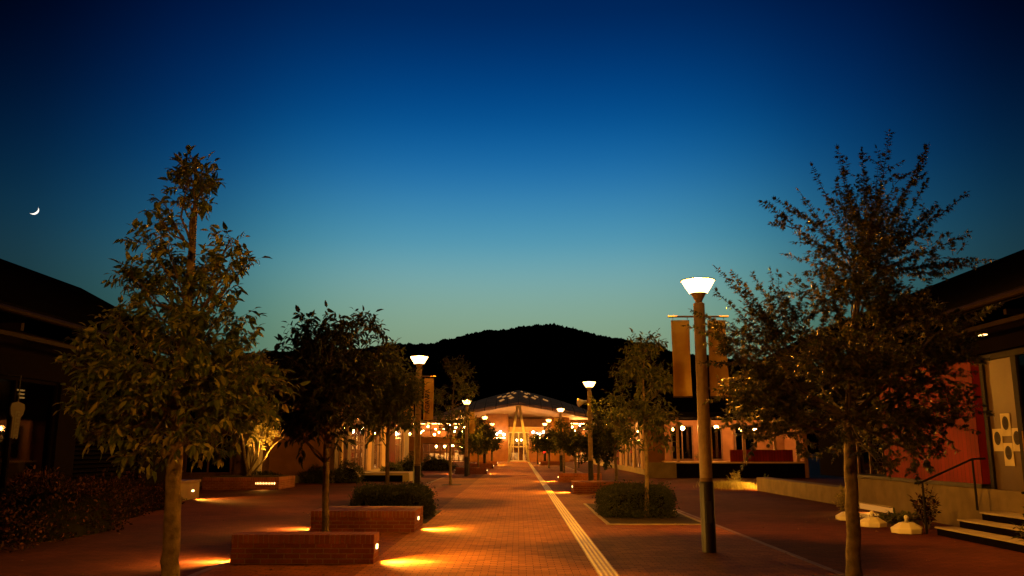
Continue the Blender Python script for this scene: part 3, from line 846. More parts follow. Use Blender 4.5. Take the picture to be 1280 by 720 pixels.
# ------------------------------------------------------------------ street lamps
def street_lamp(x, y, label, rods=(-1, 1), power=1.0):
    t = thing('street_lamp', label, 'street lamp', (x, y, 0), 'street lamps along the promenade')
    MB().lathe((x, y, 0), [(0.112, 0), (0.112, 1.05), (0.106, 1.08)], 20).build('sleeve', M['sleeve'], t, smooth=False)
    MB().lathe((x, y, 0), [(0.098, 1.08), (0.092, 3.94), (0.06, 3.96)], 20).build('post', M['post'], t)
    MB().box(x - 0.045, x + 0.045, y - 0.1145, y - 0.10, 0.45, 0.78).build('hatch', M['dark_metal'], t)
    MB().lathe((x, y, 0), [(0.100, 1.081), (0.102, 1.085), (0.102, 1.13), (0.099, 1.135)], 20).build('collar', M['rod'], t)
    MB().lathe((x, y, 0), [(0.055, 3.96), (0.06, 3.99), (0.12, 4.10), (0.14, 4.11)], 24).build('neck', M['post'], t, smooth=False)
    MB().lathe((x, y, 0), [(0.145, 4.112), (0.205, 4.205), (0.27, 4.32)], 28).build('lamp_bowl', M['bowl'], t, smooth=True)
    MB().lathe((x, y, 0), [(0.285, 4.322), (0.285, 4.334), (0.08, 4.345)], 28).build('cap', M['dark_metal'], t)
    l = bpy.data.lights.new('street_light', 'POINT'); l.energy = LAMP_W; l.color = SODIUM; l.shadow_soft_size = 0.035
    o = bpy.data.objects.new('street_light', l); link(o, t); o.location = (0, 0, 4.298)
    l.energy *= power
    for s in rods:
        MB().tube([(x + s * 0.04, y + 0.10, 3.74), (x + s * 0.50, y + 0.10, 3.74)], 0.016, 8).build('banner_rod', M['rod'], t)
    return t

def banner(x, y, s, label, letters=None, h=1.25):
    y += 0.10
    cx = x + s * 0.30
    t = thing('banner', label, 'banner', (cx, y, 3.0), 'banners on the street lamps')
    nx, nz = 6, 12
    for side in (0,):
        vs, fs = [], []
        for k in range(nz + 1):
            for j in range(nx + 1):
                a = j / nx; b = k / nz
                wav = (0.03 * math.sin(3 * a + 5 * b + s + x) + 0.012 * math.sin(7 * a - 3 * b)) * (0.25 + b)
                vs.append((cx - 0.15 + 0.30 * a, y + wav, 3.68 - h * b))
        m_ = nx + 1
        fs = [(k * m_ + j, (k + 1) * m_ + j, (k + 1) * m_ + j + 1, k * m_ + j + 1) for k in range(nz) for j in range(nx)]
        nv = len(vs)
        vs2 = [(p[0], p[1] + 0.004, p[2]) for p in vs]
        MB().add(vs, fs).add(vs2, [f[::-1] for f in fs]).build('cloth', M['banner'], t, smooth=True)
    MB().box(cx - 0.155, cx + 0.155, y - 0.012, y + 0.012, 3.68 - h - 0.02, 3.68 - h).build('weight_bar', M['wood_dark'], t)
    MB().tube([(cx - 0.12, y, 3.69), (cx - 0.12, y, 3.73)], 0.006, 5).tube([(cx + 0.12, y, 3.69), (cx + 0.12, y, 3.73)], 0.006, 5).build('ties', M['rod'], t)
    if letters:
        text_mesh('lettering', letters, 0.2, M['ink'], (cx - 0.03, y - 0.022, 3.68 - h * 0.56), (PI / 2, -PI / 2, 0), t, 0.003)
    return t

RX, LX = 2.98, -3.02
lamps_r = [(13.7, 'tall right hand lamp with a pair of plain banners beside the maple'), (35.5, 'lit lamp above the pair of brick benches right of the tactile path'),
           (60.0, 'lamp with a pale banner, third from the front on the right'), (84.0, 'lamp fourth from the front on the right before the station hall'),
           (107.0, 'farthest right hand lamp next to the station entrance')]
lamps_l = [(2.2, 'street lamp on the left just before the large broad leaved tree'), (25.5, 'lit left hand lamp behind the clipped hedge with a lettered banner'), (49.5, 'lit lamp past the lone slender tree on the left'),
           (76.0, 'third lit lamp on the left near the station hall'), (104.0, 'farthest left hand lamp next to the station entrance')]
for i, (y, lab) in enumerate(lamps_r):
    y = min(y, 96.5 + i * 0)
    street_lamp(RX, y, lab, (-1, 1) if i in (0, 2) else ())
for i, (y, lab) in enumerate(lamps_l):
    y = min(y, 96.8)
    street_lamp(LX, y, lab, (-1, 1) if i in (1, 2) else (), 0.6 if i == 0 else 1.0)
banner(RX, 13.7, -1, 'orange banner on the left of the nearest right hand lamp')
banner(RX, 13.7, 1, 'orange banner on the right of the nearest right hand lamp, half behind maple leaves')
banner(LX, 25.5, 1, 'orange banner with dark upright lettering on the lamp behind the hedge', 'AGAWA')
banner(LX, 25.5, -1, 'orange banner behind leaves on the left of the lamp by the hedge')
banner(LX, 49.5, 1, 'small pale banner on the second left lamp')
banner(RX, 60.0, -1, 'small pale banner on the third right lamp')
# the loudspeaker under the second right hand lamp
t = thing('loudspeaker', 'pale horn loudspeaker fixed under the second right hand lamp', 'loudspeaker', (2.7, 35.5, 3.5))
MB().tube([(2.84, 35.5, 3.52), (2.72, 35.45, 3.5), (2.5, 35.38, 3.46)], [0.05, 0.07, 0.19], 16).build('horn', M['white'], t, smooth=True)
MB().tube([(2.98, 35.5, 3.53), (2.83, 35.5, 3.53)], 0.03, 8).build('bracket', M['dark_metal'], t)

# ------------------------------------------------------------------ brick benches
def brick_bench(x0, x1, y0, depth, label, h=0.395, lights=(-1, 1), watts=1.0):
    t = thing('brick_bench', label, 'bench', ((x0 + x1) / 2, y0 + depth / 2, 0), 'brick benches along the promenade')
    y1 = y0 + depth
    MB().box(x0, x1, y0, y1, 0.0, h - 0.125).build('base', M['brick'], t)
    MB().box(x0 - 0.003, x1 + 0.003, y0 - 0.003, y1 + 0.003, h - 0.123, h).build('coping', M['soldier'], t, bevel=0.006)
    yc = (y0 + y1) / 2 if depth < 0.8 else y0 + depth * 0.42
    for s in lights:
        xe = x1 if s > 0 else x0
        MB().box(*sorted((xe + s * 0.001, xe + s * 0.016)), yc - 0.045, yc + 0.045, 0.185, 0.245).build('light_panel', M['panel'], t)
        spot('seat_light', (xe + s * 0.035, yc, 0.215), (xe + s * 0.85, yc, 0.0), PANEL_W * watts, 140, t, WARM, 0.9, 0.02)
        spot('seat_beam', (xe + s * 0.03, yc, 0.205), (xe + s * 0.34, yc, 0.0), 520 * watts, 48, t, (1.0, 0.55, 0.14), 0.5, 0.02)
    return t
brick_bench(-4.05, -2.04, 12.28, 0.46, 'nearest narrow brick bench on the left in front of the slim tree')
brick_bench(-4.03, -2.02, 16.8, 1.5, 'deep brick bench on the left between the slim tree and the clipped hedge')
brick_bench(-4.0, -2.0, 54.0, 0.5, 'left hand brick bench before the row of far trees, nearest of three')
brick_bench(-4.0, -2.0, 68.0, 0.5, 'left hand brick bench among the far trees, middle of three')
brick_bench(-4.0, -2.0, 80.5, 0.5, 'left hand brick bench nearest the station hall')
brick_bench(1.97, 4.0, 30.9, 1.5, 'right hand brick bench just behind the clipped hedge')
brick_bench(1.93, 4.0, 41.5, 0.5, 'right hand brick bench behind the second lamp')
brick_bench(2.0, 4.0, 80.0, 0.5, 'right hand brick bench nearest the station hall')

# brick planter and slab on the left
bp = thing('brick_planter', 'long brick planter with a glowing grille under the lit multi stemmed tree', 'planter', (-10.9, 34.9, 0))
MB().box(-12.4, -9.4, 33.7, 36.1, 0.0, 0.34).build('base', M['brick'], bp)
MB().box(-12.403, -9.397, 33.697, 36.103, 0.342, 0.47).build('coping', M['soldier'], bp)
MB().box(-12.2, -9.6, 33.9, 35.9, 0.47, 0.49).build('soil', M['soil'], bp)
mb = MB()
for k in range(12):
    mb.box(-10.28 + k * 0.06, -10.24 + k * 0.06, 33.66, 33.695, 0.13, 0.28)
mb.build('grille', M['wood'], bp)
MB().box(-10.3, -9.55, 33.68, 33.699, 0.20, 0.27).build('light_panel', M['small_lamp'], bp)
spot('planter_light', (-10.0, 33.6, 0.24), (-9.8, 33.0, 0.0), 20, 120, bp)

sl = thing('concrete_planter', 'low pale slab planter in front of the left shop windows', 'planter', (-6.4, 42.7, 0))
MB().box(-7.6, -5.35, 41.55, 43.9, 0.0, 0.30).build('base', M['dark_wall'], sl)
MB().box(-7.65, -5.3, 41.5, 43.95, 0.302, 0.42).build('coping', M['concrete'], sl)
MB().box(-5.6, -5.28, 41.48, 43.9, 0.0, 0.30).build('end_block', M['concrete'], sl)

# ------------------------------------------------------------------ foliage
def leaves(P, D, N, LEN, WID, kind='simple'):
    """Leaf blades as (verts, faces). P base points, D directions, N facing, all n x 3."""
    D = D / np.linalg.norm(D, axis=1, keepdims=True)
    Sd = np.cross(D, N); Sd /= np.linalg.norm(Sd, axis=1, keepdims=True) + 1e-9
    Nn = np.cross(Sd, D)
    n = len(P)
    l = LEN[:, None]; w = WID[:, None]
    if kind == 'simple':
        a_, b_ = D * l * .30 + Nn * w * .16, D * l * .68 + Nn * w * .10 - Nn * l * .07
        v = np.stack([P, P + D * l * .5 - Nn * l * .03, P + D * l - Nn * l * .22,
                      P + a_ + Sd * w * .46, P + b_ + Sd * w * .36, P + a_ - Sd * w * .46, P + b_ - Sd * w * .36], 1)
        f = np.array([(0, 3, 4, 1), (1, 4, 2, 2), (0, 1, 6, 5), (1, 2, 6, 6)])
    elif kind == 'star':
        ang = np.radians([0, 42, 88, -88, -42]); ln = np.array([1, .86, .58, .58, .86])
        tips = [P + (D * math.cos(a) + Sd * math.sin(a)) * l * .62 * q + D * l * .38 - Nn * l * .16 * q for a, q in zip(ang, ln)]
        na = np.radians([21, 65, 180, -65, -21]); nl = np.array([.34, .28, .16, .28, .34])
        nt_ = [P + D * l * .38 + (D * math.cos(a) + Sd * math.sin(a)) * l * .62 * q for a, q in zip(na, nl)]
        # outline order: tip0 n21 tip42 n65 tip88 base tip-88 n-65 tip-42 n-21
        v = np.stack([tips[0], nt_[0], tips[1], nt_[1], tips[2], P, tips[3], nt_[3], tips[4], nt_[4]], 1)
        f = None
    else:
        v = np.stack([P, P + D * l * .5 + Sd * w * .5, P + D * l, P + D * l * .5 - Sd * w * .5], 1)
        f = np.array([(0, 1, 2, 3)])
    k = v.shape[1]
    if f is None:
        f = np.array([list(range(10))])
    F = (f[None] + (np.arange(n) * k)[:, None, None]).reshape(-1, f.shape[1])
    return v.reshape(-1, 3), F

def leaf_object(name, V, F, mat, parent):
    me = bpy.data.meshes.new(name)
    o = bpy.data.objects.new(name, me)
    link(o, parent)
    V = V - np.array(WL[o.name])
    me.from_pydata(V.tolist(), [], [tuple(dict.fromkeys(q)) for q in F.tolist()])
    me.materials.append(mat)
    return o

def unit(v):
    return v / (np.linalg.norm(v) + 1e-9)

def grow(name, label, cat, base, trunk, radii, clumps, leaf, bark, llen, lwid, density, seed, Y, kind='simple', shoots=(), up=0.25, droop=0.7,
         depth=0.85, group=None, stems=None, ppm=None, twig_gap=1.0, low=0.35):
    """trunk: pixel path at distance Y; clumps: (px, py, radius px); shoots: (start px, py, tip px, py)."""
    rng = np.random.default_rng(seed)
    rr = random.Random(seed)
    t = thing(name, label, cat, base, group)
    A = lambda px, py, y=Y: np.array(at(px, py, y))
    T = [Vector(base)] + [Vector(A(*p)) for p in trunk]
    # slight crookedness, more rings
    pts, rad = [], []
    for i in range(len(T) - 1):
        for k in range(4):
            u = k / 4
            p = T[i].lerp(T[i + 1], u)
            rad.append(radii[i] * (1 - u) + radii[i + 1] * u)
            pts.append(p + Vector((rr.uniform(-1, 1), rr.uniform(-1, 1), 0)) * rad[-1] * (0.10 if i + k else 0))
    pts.append(T[-1]); rad.append(radii[-1])
    rad[0] *= 1.25
    tr = MB().tube(pts, rad, 12)
    for (sp, sr) in (stems or ()):
        q = [Vector(base) + Vector((rr.uniform(-.1, .1), rr.uniform(-.1, .1), 0))] + [Vector(A(*p)) for p in sp]
        tr.tube(q, [sr * (1 - 0.7 * k / (len(q) - 1)) for k in range(len(q))], 8)
    tr.build('trunk', bark, t, smooth=True)
    tp_ = np.array([tuple(p) for p in pts]); ta = np.array(rad)
    scale = FPX / Y * 0.97
    br = MB()
    P, D, N = [], [], []
    cz = np.array([A(c[0], c[1]) for c in clumps])
    ctr = tp_[:, :2].mean(0)
    hw = (cz[:, 0].max() - cz[:, 0].min()) / 2
    def twig(p0, d, length, r0, spacing, pair=True, wob=0.10):
        n = max(3, int(length / 0.09))
        p = np.array(p0, float); d = unit(np.array(d, float))
        path = [p.copy()]
        acc = 0
        for k in range(n):
            d = unit(d + rng.normal(0, wob, 3) + np.array([0, 0, 0.02 if wob > .05 else 0.0]))
            q = p + d * (length / n)
            m = max(1, int(round(length / n / spacing)))
            for j in range(m):
                u = (j + rng.random() * .6) / m
                if k / n < 0.12: continue
                side = unit(np.cross(d, rng.normal(0, 1, 3)))
                for s_ in ((-1, 1) if pair else (1 if (k + j) % 2 else -1,)):
                    P.append(p + (q - p) * u)
                    ld = unit(d * 0.55 + side * s_ * 0.8 + np.array([0, 0, -droop * rng.uniform(.3, 1.3)]))
                    D.append(ld)
                    N.append(unit(np.array([0, 0, 1.0]) + rng.normal(0, 0.45, 3)))
            p = q
            path.append(p.copy())
        P.append(p); D.append(unit(d + np.array([0, 0, -droop * .4]))); N.append(unit(np.array([0, 0, 1.0]) + rng.normal(0, 0.4, 3)))
        br.tube(path, [r0 * (1 - 0.75 * k / n) for k in range(n + 1)], 4, cap=False)
    for (px, py, rp) in clumps:
        c = A(px, py)
        rm = rp / scale
        off = abs(c[0] - np.interp(c[2], tp_[:, 2], tp_[:, 0]))
        lim = max(0.10, (1 - min(1, (off / (hw + 1e-6))) ** 1.6)) * hw * depth
        for sgn in ((rng.random() < .5) * 2 - 1,) if rp < 22 else (-1, 1):
            y = Y + sgn * rng.uniform(0.15, 0.8) * lim
            cc = A(px + rng.normal(0, rp * .15), py + rng.normal(0, rp * .15), y)
            # limb from the trunk
            hd = math.hypot(cc[0] - ctr[0], cc[1] - ctr[1])
            z0 = max(tp_[0, 2] + (tp_[-1, 2] - tp_[0, 2]) * low, cc[2] - hd * rng.uniform(.55, .95) - 0.1)
            z0 = min(z0, tp_[-2, 2])
            i = int(np.argmin(abs(tp_[:, 2] - z0)))
            p0 = tp_[i]
            mid = (p0 + cc) / 2 + np.array([0, 0, -0.08 * hd]) + rng.normal(0, .04, 3)
            m2 = mid * .4 + cc * .6 + np.array([0, 0, 0.03 * hd])
            r0 = min(ta[i] * .5, 0.012 + 0.012 * hd)
            br.tube([p0, p0 * .5 + mid * .5 + rng.normal(0, .02, 3), mid, m2, cc], [r0, r0 * .85, r0 * .65, r0 * .45, r0 * .25], 6, cap=False)
            k = max(3, int(density * (rm ** 2) * 85 + 6))
            for _ in range(k):
                u = rng.uniform(.15, 1)
                s0 = (mid if u < .4 else m2) * (1 - u) + cc * u
                dr = rng.normal(0, 1, 3); dr[2] = dr[2] * .75 + up
                dr = unit(dr) + unit(cc - p0) * .35
                twig(s0, dr, rm * rng.uniform(.75, 1.25), 0.0042, llen * .42 * twig_gap, pair=kind != 'simple' or rng.random() < .4)
    for s in shoots:
        y = Y + rng.uniform(-.5, .5) * hw * depth
        p0 = A(s[0], s[1], Y + (y - Y) * .3); p1 = A(s[2], s[3], y)
        d = p1 - p0
        ln = np.linalg.norm(d)
        twig(p0, d + np.array([0, 0, -.02]) * ln, ln, 0.009, llen * .42 * twig_gap, wob=0.03)
        for _ in range(int(ln * 5)):
            u = rng.uniform(.1, .72)
            twig(p0 + d * u, unit(d) + rng.normal(0, .55, 3), rng.uniform(.18, .42) * (1.2 - u) + .1, 0.005, llen * .55 * twig_gap)
    br.build('branches_core', M['bark'], t, smooth=True)
    P, D, N = np.array(P), np.array(D), np.array(N)
    k = len(P)
    sz = rng.uniform(.5, 1.35, k); LN = llen * sz; WD = lwid * sz * rng.uniform(.75, 1.2, k)
    V, F = leaves(P, D, N, LN, WD, kind)
    leaf_object('crown', V, F, leaf, t)
    return t, k

cnt = {}
# the large broad leaved tree in the left foreground
base = at(211, 735, 10.5); base.z = 0
_, cnt['broad'] = grow('broadleaf_tree', 'large broad leaved tree with a pale trunk in the left foreground', 'tree', base,
    [(213, 690), (218, 600), (222, 500), (233, 400), (240, 310), (245, 250), (243, 195)], [.112, .102, .094, .085, .068, .046, .03, .006],
    [(245, 222, 26), (250, 232, 24), (238, 226, 22), (240, 208, 16), (238, 196, 12), (228, 238, 18), (258, 238, 16), (205, 250, 18), (190, 262, 14), (215, 275, 18), (185, 300, 26), (212, 315, 28), (155, 340, 22), (180, 350, 36), (222, 352, 34), (290, 300, 24), (312, 325, 20), (285, 345, 34),
     (262, 335, 22), (240, 400, 40), (190, 405, 44), (145, 400, 24), (115, 435, 34), (95, 455, 24), (150, 455, 44), (108, 500, 34), (145, 520, 40), (90, 515, 20), (182, 490, 44), (232, 450, 46), (282, 395, 36), (292, 440, 42),
     (320, 460, 34), (345, 488, 24), (335, 520, 26), (300, 500, 42), (252, 510, 42), (270, 548, 30), (185, 570, 28), (160, 582, 18), (230, 555, 28), (300, 540, 20), (120, 545, 25)],
    M['leaf_broad'], M['bark_pale'], 0.118, 0.056, 0.95, 5, 10.5, up=0.15, droop=0.65, low=0.42)

base = at(1069, 737, 10.8); base.z = 0
hub = (1080, 345)
tips = [(1165, 165), (1112, 163), (1132, 190), (1086, 182), (1047, 188), (1020, 206), (1003, 240), (980, 236), (948, 257), (1150, 212), (1195, 238), (1202, 290), (1246, 306), (1192, 330), (975, 318), (990, 290), (1038, 228), (1064, 212), (1100, 206), (1180, 262), (1216, 325), (1120, 230), (1155, 250)]
shoots = [(hub[0] + (tx - hub[0]) * .12, hub[1] + (ty - hub[1]) * .12, tx, ty) for tx, ty in tips]
tips2 = [(898, 332), (916, 338), (926, 366), (946, 335), (890, 366), (905, 402), (862, 388), (880, 412), (962, 338), (852, 412), (872, 452), (880, 492), (905, 470), (968, 365), (895, 540), (930, 580)]
shoots += [(1000 + (tx - 1000) * .1, 455 + (ty - 455) * .1, tx, ty) for tx, ty in tips2]
tips3 = [(1225, 400), (1240, 440), (1225, 500), (1200, 560), (1160, 590), (1245, 375), (1120, 595), (1150, 605)]
shoots += [(1110 + (tx - 1110) * .1, 455 + (ty - 455) * .1, tx, ty) for tx, ty in tips3]
_, cnt['maple'] = grow('maple_tree', 'large maple with long feathery shoots in the right foreground', 'tree', base,
    [(1066, 650), (1063, 590), (1062, 520), (1066, 430), (1075, 340), (1082, 265)], [.09, .082, .075, .066, .05, .03, .01],
    [(1085, 295, 42), (1068, 340, 46), (1112, 330, 42), (1040, 372, 46), (1090, 395, 54), (1140, 388, 46), (1182, 400, 30), (990, 412, 40), (952, 432, 40), (922, 442, 30), (1010, 460, 50), (962, 490, 44), (918, 500, 34), (1060, 468, 54),
     (1120, 460, 54), (1170, 468, 44), (1200, 440, 30), (900, 535, 20), (950, 545, 30), (1000, 540, 40), (1060, 535, 40), (1130, 540, 44), (1180, 520, 40), (1208, 500, 26), (1160, 570, 26), (1100, 575, 22)],
    M['leaf_maple'], M['bark_pale'], 0.074, 0.06, 0.7, 9, 10.8, kind='star', shoots=shoots, up=0.5, droop=0.35, low=0.45, twig_gap=1.0)

base = at(407, 690, 14.2); base.z = 0
_, cnt['t2'] = grow('young_tree', 'slim dark tree behind the nearest brick bench on the left', 'tree', base,
    [(407, 640), (408, 560), (412, 500), (416, 440), (420, 405)], [.062, .058, .05, .04, .025, .008],
    [(380, 432, 30), (420, 420, 28), (452, 412, 22), (475, 412, 13), (480, 440, 18), (352, 442, 20), (362, 485, 34), (410, 470, 44), (450, 470, 36), (400, 525, 34), (362, 525, 26), (440, 520, 24), (345, 470, 18), (425, 555, 14), (385, 400, 14)],
    M['leaf_dark'], M['bark'], 0.13, 0.055, 1.5, 21, 14.2, up=0.3, droop=0.8)
base = at(484, 640, 20.6); base.z = 0
_, cnt['t3'] = grow('young_tree', 'young tree growing out of the clipped hedge on the left', 'tree', base,
    [(484, 600), (484, 560), (488, 510), (490, 460)], [.055, .05, .045, .03, .008],
    [(490, 468, 26), (470, 490, 28), (506, 498, 26), (482, 520, 28), (518, 480, 14), (454, 500, 20), (500, 532, 20), (466, 535, 18), (488, 440, 14)],
    M['leaf_olive'], M['bark'], 0.13, 0.055, 1.6, 22, 20.6, up=0.3, droop=0.7)
base = at(563, 606, 38.0); base.z = 0
grow('young_tree', 'slender sparse tree standing alone left of the middle', 'tree', base,
    [(563, 580), (564, 540), (566, 500), (570, 455)], [.06, .055, .05, .035, .01],
    [(566, 470, 18), (577, 488, 18), (552, 500, 16), (586, 466, 12), (560, 530, 16), (546, 520, 12), (575, 520, 14), (592, 490, 10)],
    M['leaf_olive'], M['bark'], 0.15, 0.06, 0.75, 23, 38.0, up=0.5, droop=0.6)
# lit tree with several stems in the brick planter
base = at(311, 598, 34.9); base.z = 0.48
grow('multi_stem_tree', 'multi stemmed tree lit from below in the brick planter on the left', 'tree', base,
    [(306, 570), (302, 540), (305, 510), (312, 470)], [.07, .06, .05, .04, .015],
    [(318, 500, 32), (340, 482, 26), (330, 528, 24), (350, 528, 16), (308, 468, 28), (346, 508, 22), (288, 518, 22), (315, 548, 12), (362, 535, 9), (338, 548, 9)],
    M['leaf_pale'], M['bark_pale'], 0.14, 0.06, 1.1, 24, 34.9, up=0.3, droop=0.6,
    stems=[([(318, 570), (316, 540), (322, 505)], .045), ([(322, 572), (326, 545), (338, 515)], .045), ([(330, 575), (340, 558), (356, 545)], .04), ([(313, 572), (309, 540), (298, 512)], .04)])
spot('tree_uplight', (-9.75, 34.2, 0.56), (-10.0, 34.9, 3.0), 2200, 95, bp, WARM, 0.8, 0.06)

base = at(808, 647, 20.3); base.z = 0
_, cnt['r2'] = grow('young_tree', 'young forked tree in the clipped hedge bed on the right', 'tree', base,
    [(809, 600), (808, 575), (806, 530), (804, 480), (806, 430)], [.055, .05, .045, .035, .022, .006],
    [(805, 440, 22), (820, 430, 11), (794, 470, 28), (826, 482, 24), (780, 502, 20), (810, 520, 28), (836, 520, 16), (790, 545, 20), (770, 530, 13), (826, 553, 16), (788, 438, 12)],
    M['leaf_olive'], M['bark_pale'], 0.13, 0.05, 1.15, 25, 20.3, up=0.3, droop=0.9)
base = at(771, 600, 34.2); base.z = 0
grow('young_tree', 'young pale trunked tree behind the right hand brick bench', 'tree', base,
    [(770, 585), (768, 565), (764, 540), (764, 510)], [.07, .062, .05, .035, .01],
    [(765, 518, 18), (750, 532, 16), (782, 545, 15), (746, 508, 13), (770, 545, 16), (756, 552, 12), (785, 520, 12)],
    M['leaf_olive'], M['bark_pale'], 0.14, 0.055, 1.2, 26, 34.2, up=0.3, droop=0.7)
base = at(719.5, 590, 44.0); base.z = 0
grow('ball_tree', 'small round headed tree behind the right hand bench left of the second lamp', 'tree', base,
    [(719.5, 580), (719.5, 570), (719, 552)], [.06, .055, .05, .02],
    [(719, 556, 11), (711, 560, 9), (727, 560, 9), (719, 548, 9), (708, 552, 7), (730, 552, 7), (716, 565, 7)],
    M['leaf_dark'], M['bark'], 0.12, 0.06, 3.2, 27, 44.0, up=0.1, droop=0.4, depth=1.0)
far = [(748, 598, 37.5, 532, 'dark bushy tree beside the second right hand lamp'), (672, 581, 86.0, 540, 'far right tree nearest the station entrance'), (686, 584, 70.0, 536, 'far right tree before the third right hand lamp'),
       (705, 588, 55.0, 528, 'far right tree just beyond the third right hand lamp banner'), (598, 590, 58.0, 520, 'far left tree behind the second left lamp'), (607, 585, 72.0, 528, 'far left tree standing mid way along the bench row'),
       (615, 582, 84.0, 538, 'far left tree nearest the station entrance'), (586, 594, 51.5, 525, 'far left tree close to the slender lone tree')]
for i, (px, py, Y, ty, lab) in enumerate(far):
    base = at(px, py, Y); base.z = 0
    k = 1050 / Y
    rp = 0.62 * k
    zc = lambda u: at(px, py, Y).z
    ym = (py + ty) / 2
    h = py - ty
    grow('promenade_tree', lab, 'tree', base, [(px, py - h * .35), (px + 1, py - h * .65), (px, ty + 3)], [.06, .055, .04, .01],
         [(px, ty + h * .12, rp * .8), (px - k * .5, ty + h * .32, rp), (px + k * .5, ty + h * .30, rp), (px, ty + h * .38, rp), (px - k * .3, ty + h * .52, rp * .8), (px + k * .4, ty + h * .50, rp * .8)],
         M['leaf_olive'] if i % 2 else M['leaf_dark'], M['bark'], 0.16, 0.08, 1.5, 40 + i, Y, up=0.2, droop=0.5, group='young trees along the far promenade')

def shrub(name, label, cat, x0, x1, y0, y1, z0, z1, n, mat, ll, lw, seed, group=None, boxy=6.0, hang=0.0, inner=True, lumpy=0.0):
    rng = np.random.default_rng(seed)
    c = np.array([(x0 + x1) / 2, (y0 + y1) / 2, z0]); h = np.array([(x1 - x0) / 2, (y1 - y0) / 2, z1 - z0])
    t = thing(name, label, cat, tuple(c), group)
    d = rng.normal(0, 1, (n, 3)); d[:, 2] = abs(d[:, 2]) + 0.02
    d /= np.linalg.norm(d, axis=1, keepdims=True)
    r = 1 / (np.sum(abs(d) ** boxy, axis=1) ** (1 / boxy))
    ph = rng.uniform(0, 6.28, 6)
    lump = 1 + (0.04 + lumpy) * np.sin(5 * d[:, 0] + ph[0]) * np.sin(6 * d[:, 1] + ph[1]) + (0.03 + lumpy * .8) * np.sin(9 * d[:, 2] + ph[2] + 4 * d[:, 0])
    q = d * (r * lump * np.where(rng.random(n) < .04, rng.uniform(1.0, 1.16, n), rng.uniform(.80, 1.03, n)))[:, None]
    P = c + q * h
    D = d + rng.normal(0, .7, (n, 3)) + np.array([0, 0, .35 - hang])
    N = d + rng.normal(0, .6, (n, 3))
    V, F = leaves(P, D, N, ll * rng.uniform(.6, 1.3, n), lw * rng.uniform(.7, 1.2, n), 'simple')
    leaf_object('foliage', V, F, mat, t)
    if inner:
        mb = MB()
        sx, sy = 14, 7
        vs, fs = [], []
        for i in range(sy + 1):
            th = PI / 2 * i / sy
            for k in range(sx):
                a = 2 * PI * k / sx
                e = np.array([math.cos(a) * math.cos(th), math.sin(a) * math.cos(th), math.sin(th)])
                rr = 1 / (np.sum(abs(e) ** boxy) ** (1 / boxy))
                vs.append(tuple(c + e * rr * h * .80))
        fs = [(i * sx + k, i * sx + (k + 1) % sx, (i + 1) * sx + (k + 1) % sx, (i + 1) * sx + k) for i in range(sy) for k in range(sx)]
        mb.add(vs, fs).build('branches_core', M['leaf_shade'], t, smooth=True)  # for shrubs: dark core added as the shade inside, no modelled twigs
    return t

def spray(name, label, cat, x, y, z0, r, h, n, mat, ll, lw, seed, group='shrubs and low plants'):
    rng = np.random.default_rng(seed)
    t = thing(name, label, cat, (x, y, z0), group)
    st = MB(); P, D, N = [], [], []
    for k in range(n):
        a = rng.uniform(0, 2 * PI); q = rng.uniform(.1, 1.0) ** .7
        tip = np.array([x + math.cos(a) * r * q, y + math.sin(a) * r * q, z0 + h * rng.uniform(.55, 1.05) * (1 - .45 * q * q)])
        b0 = np.array([x + math.cos(a) * r * .15 * q, y + math.sin(a) * r * .15 * q, z0])
        mid = b0 * .5 + tip * .5 + np.array([0, 0, h * .14])
        path = [b0 * (1 - u) ** 2 + 2 * mid * u * (1 - u) + tip * u * u for u in np.linspace(0, 1, 7)]
        st.tube(path, [.008 - .0055 * j / 6 for j in range(7)], 4, cap=False)
        for u in np.arange(.18, 1.0, .055):
            p = b0 * (1 - u) ** 2 + 2 * mid * u * (1 - u) + tip * u * u
            d = unit(tip - b0)
            side = unit(np.cross(d, rng.normal(0, 1, 3)))
            P.append(p); D.append(unit(d * .6 + side + np.array([0, 0, rng.uniform(-.4, .4)]))); N.append(unit(np.array([0, 0, 1.]) + rng.normal(0, .5, 3)))
        P.append(tip); D.append(unit(tip - mid)); N.append(np.array([0, 0, 1.]) + rng.normal(0, .3, 3))
    st.build('stems', M['bark'], t)
    P, D, N = np.array(P), np.array(D), np.array(N)
    sz = rng.uniform(.5, 1.3, len(P))
    V, F = leaves(P, D, N, ll * sz, lw * sz)
    leaf_object('foliage', V, F, mat, t)
    return t

shrub('clipped_hedge', 'clipped box hedge behind the deep brick bench on the left', 'hedge', -3.88, -2.1, 19.6, 21.7, 0, 0.68, 16000, M['leaf_hedge'], 0.05, 0.03, 1)
shrub('clipped_hedge', 'clipped box hedge in a square bed on the right', 'hedge', 1.98, 3.68, 20.1, 22.0, 0, 0.68, 16000, M['leaf_hedge'], 0.05, 0.03, 2)
struct(MB().box(1.95, 3.95, 18.5, 25.0, -0.02, 0.006).build('planting_bed', M['soil']))
mb = MB(); mb.box(1.87, 1.945, 18.42, 25.08, -0.02, 0.02); mb.box(3.955, 4.03, 18.42, 25.08, -0.02, 0.02); mb.box(1.945, 3.955, 18.42, 18.495, -0.02, 0.02); mb.box(1.945, 3.955, 25.005, 25.08, -0.02, 0.02)
struct(mb.build('bed_kerb', M['concrete']))
struct(MB().box(-4.0, -2.0, 18.7, 22.6, -0.02, 0.006).build('planting_bed', M['soil']))
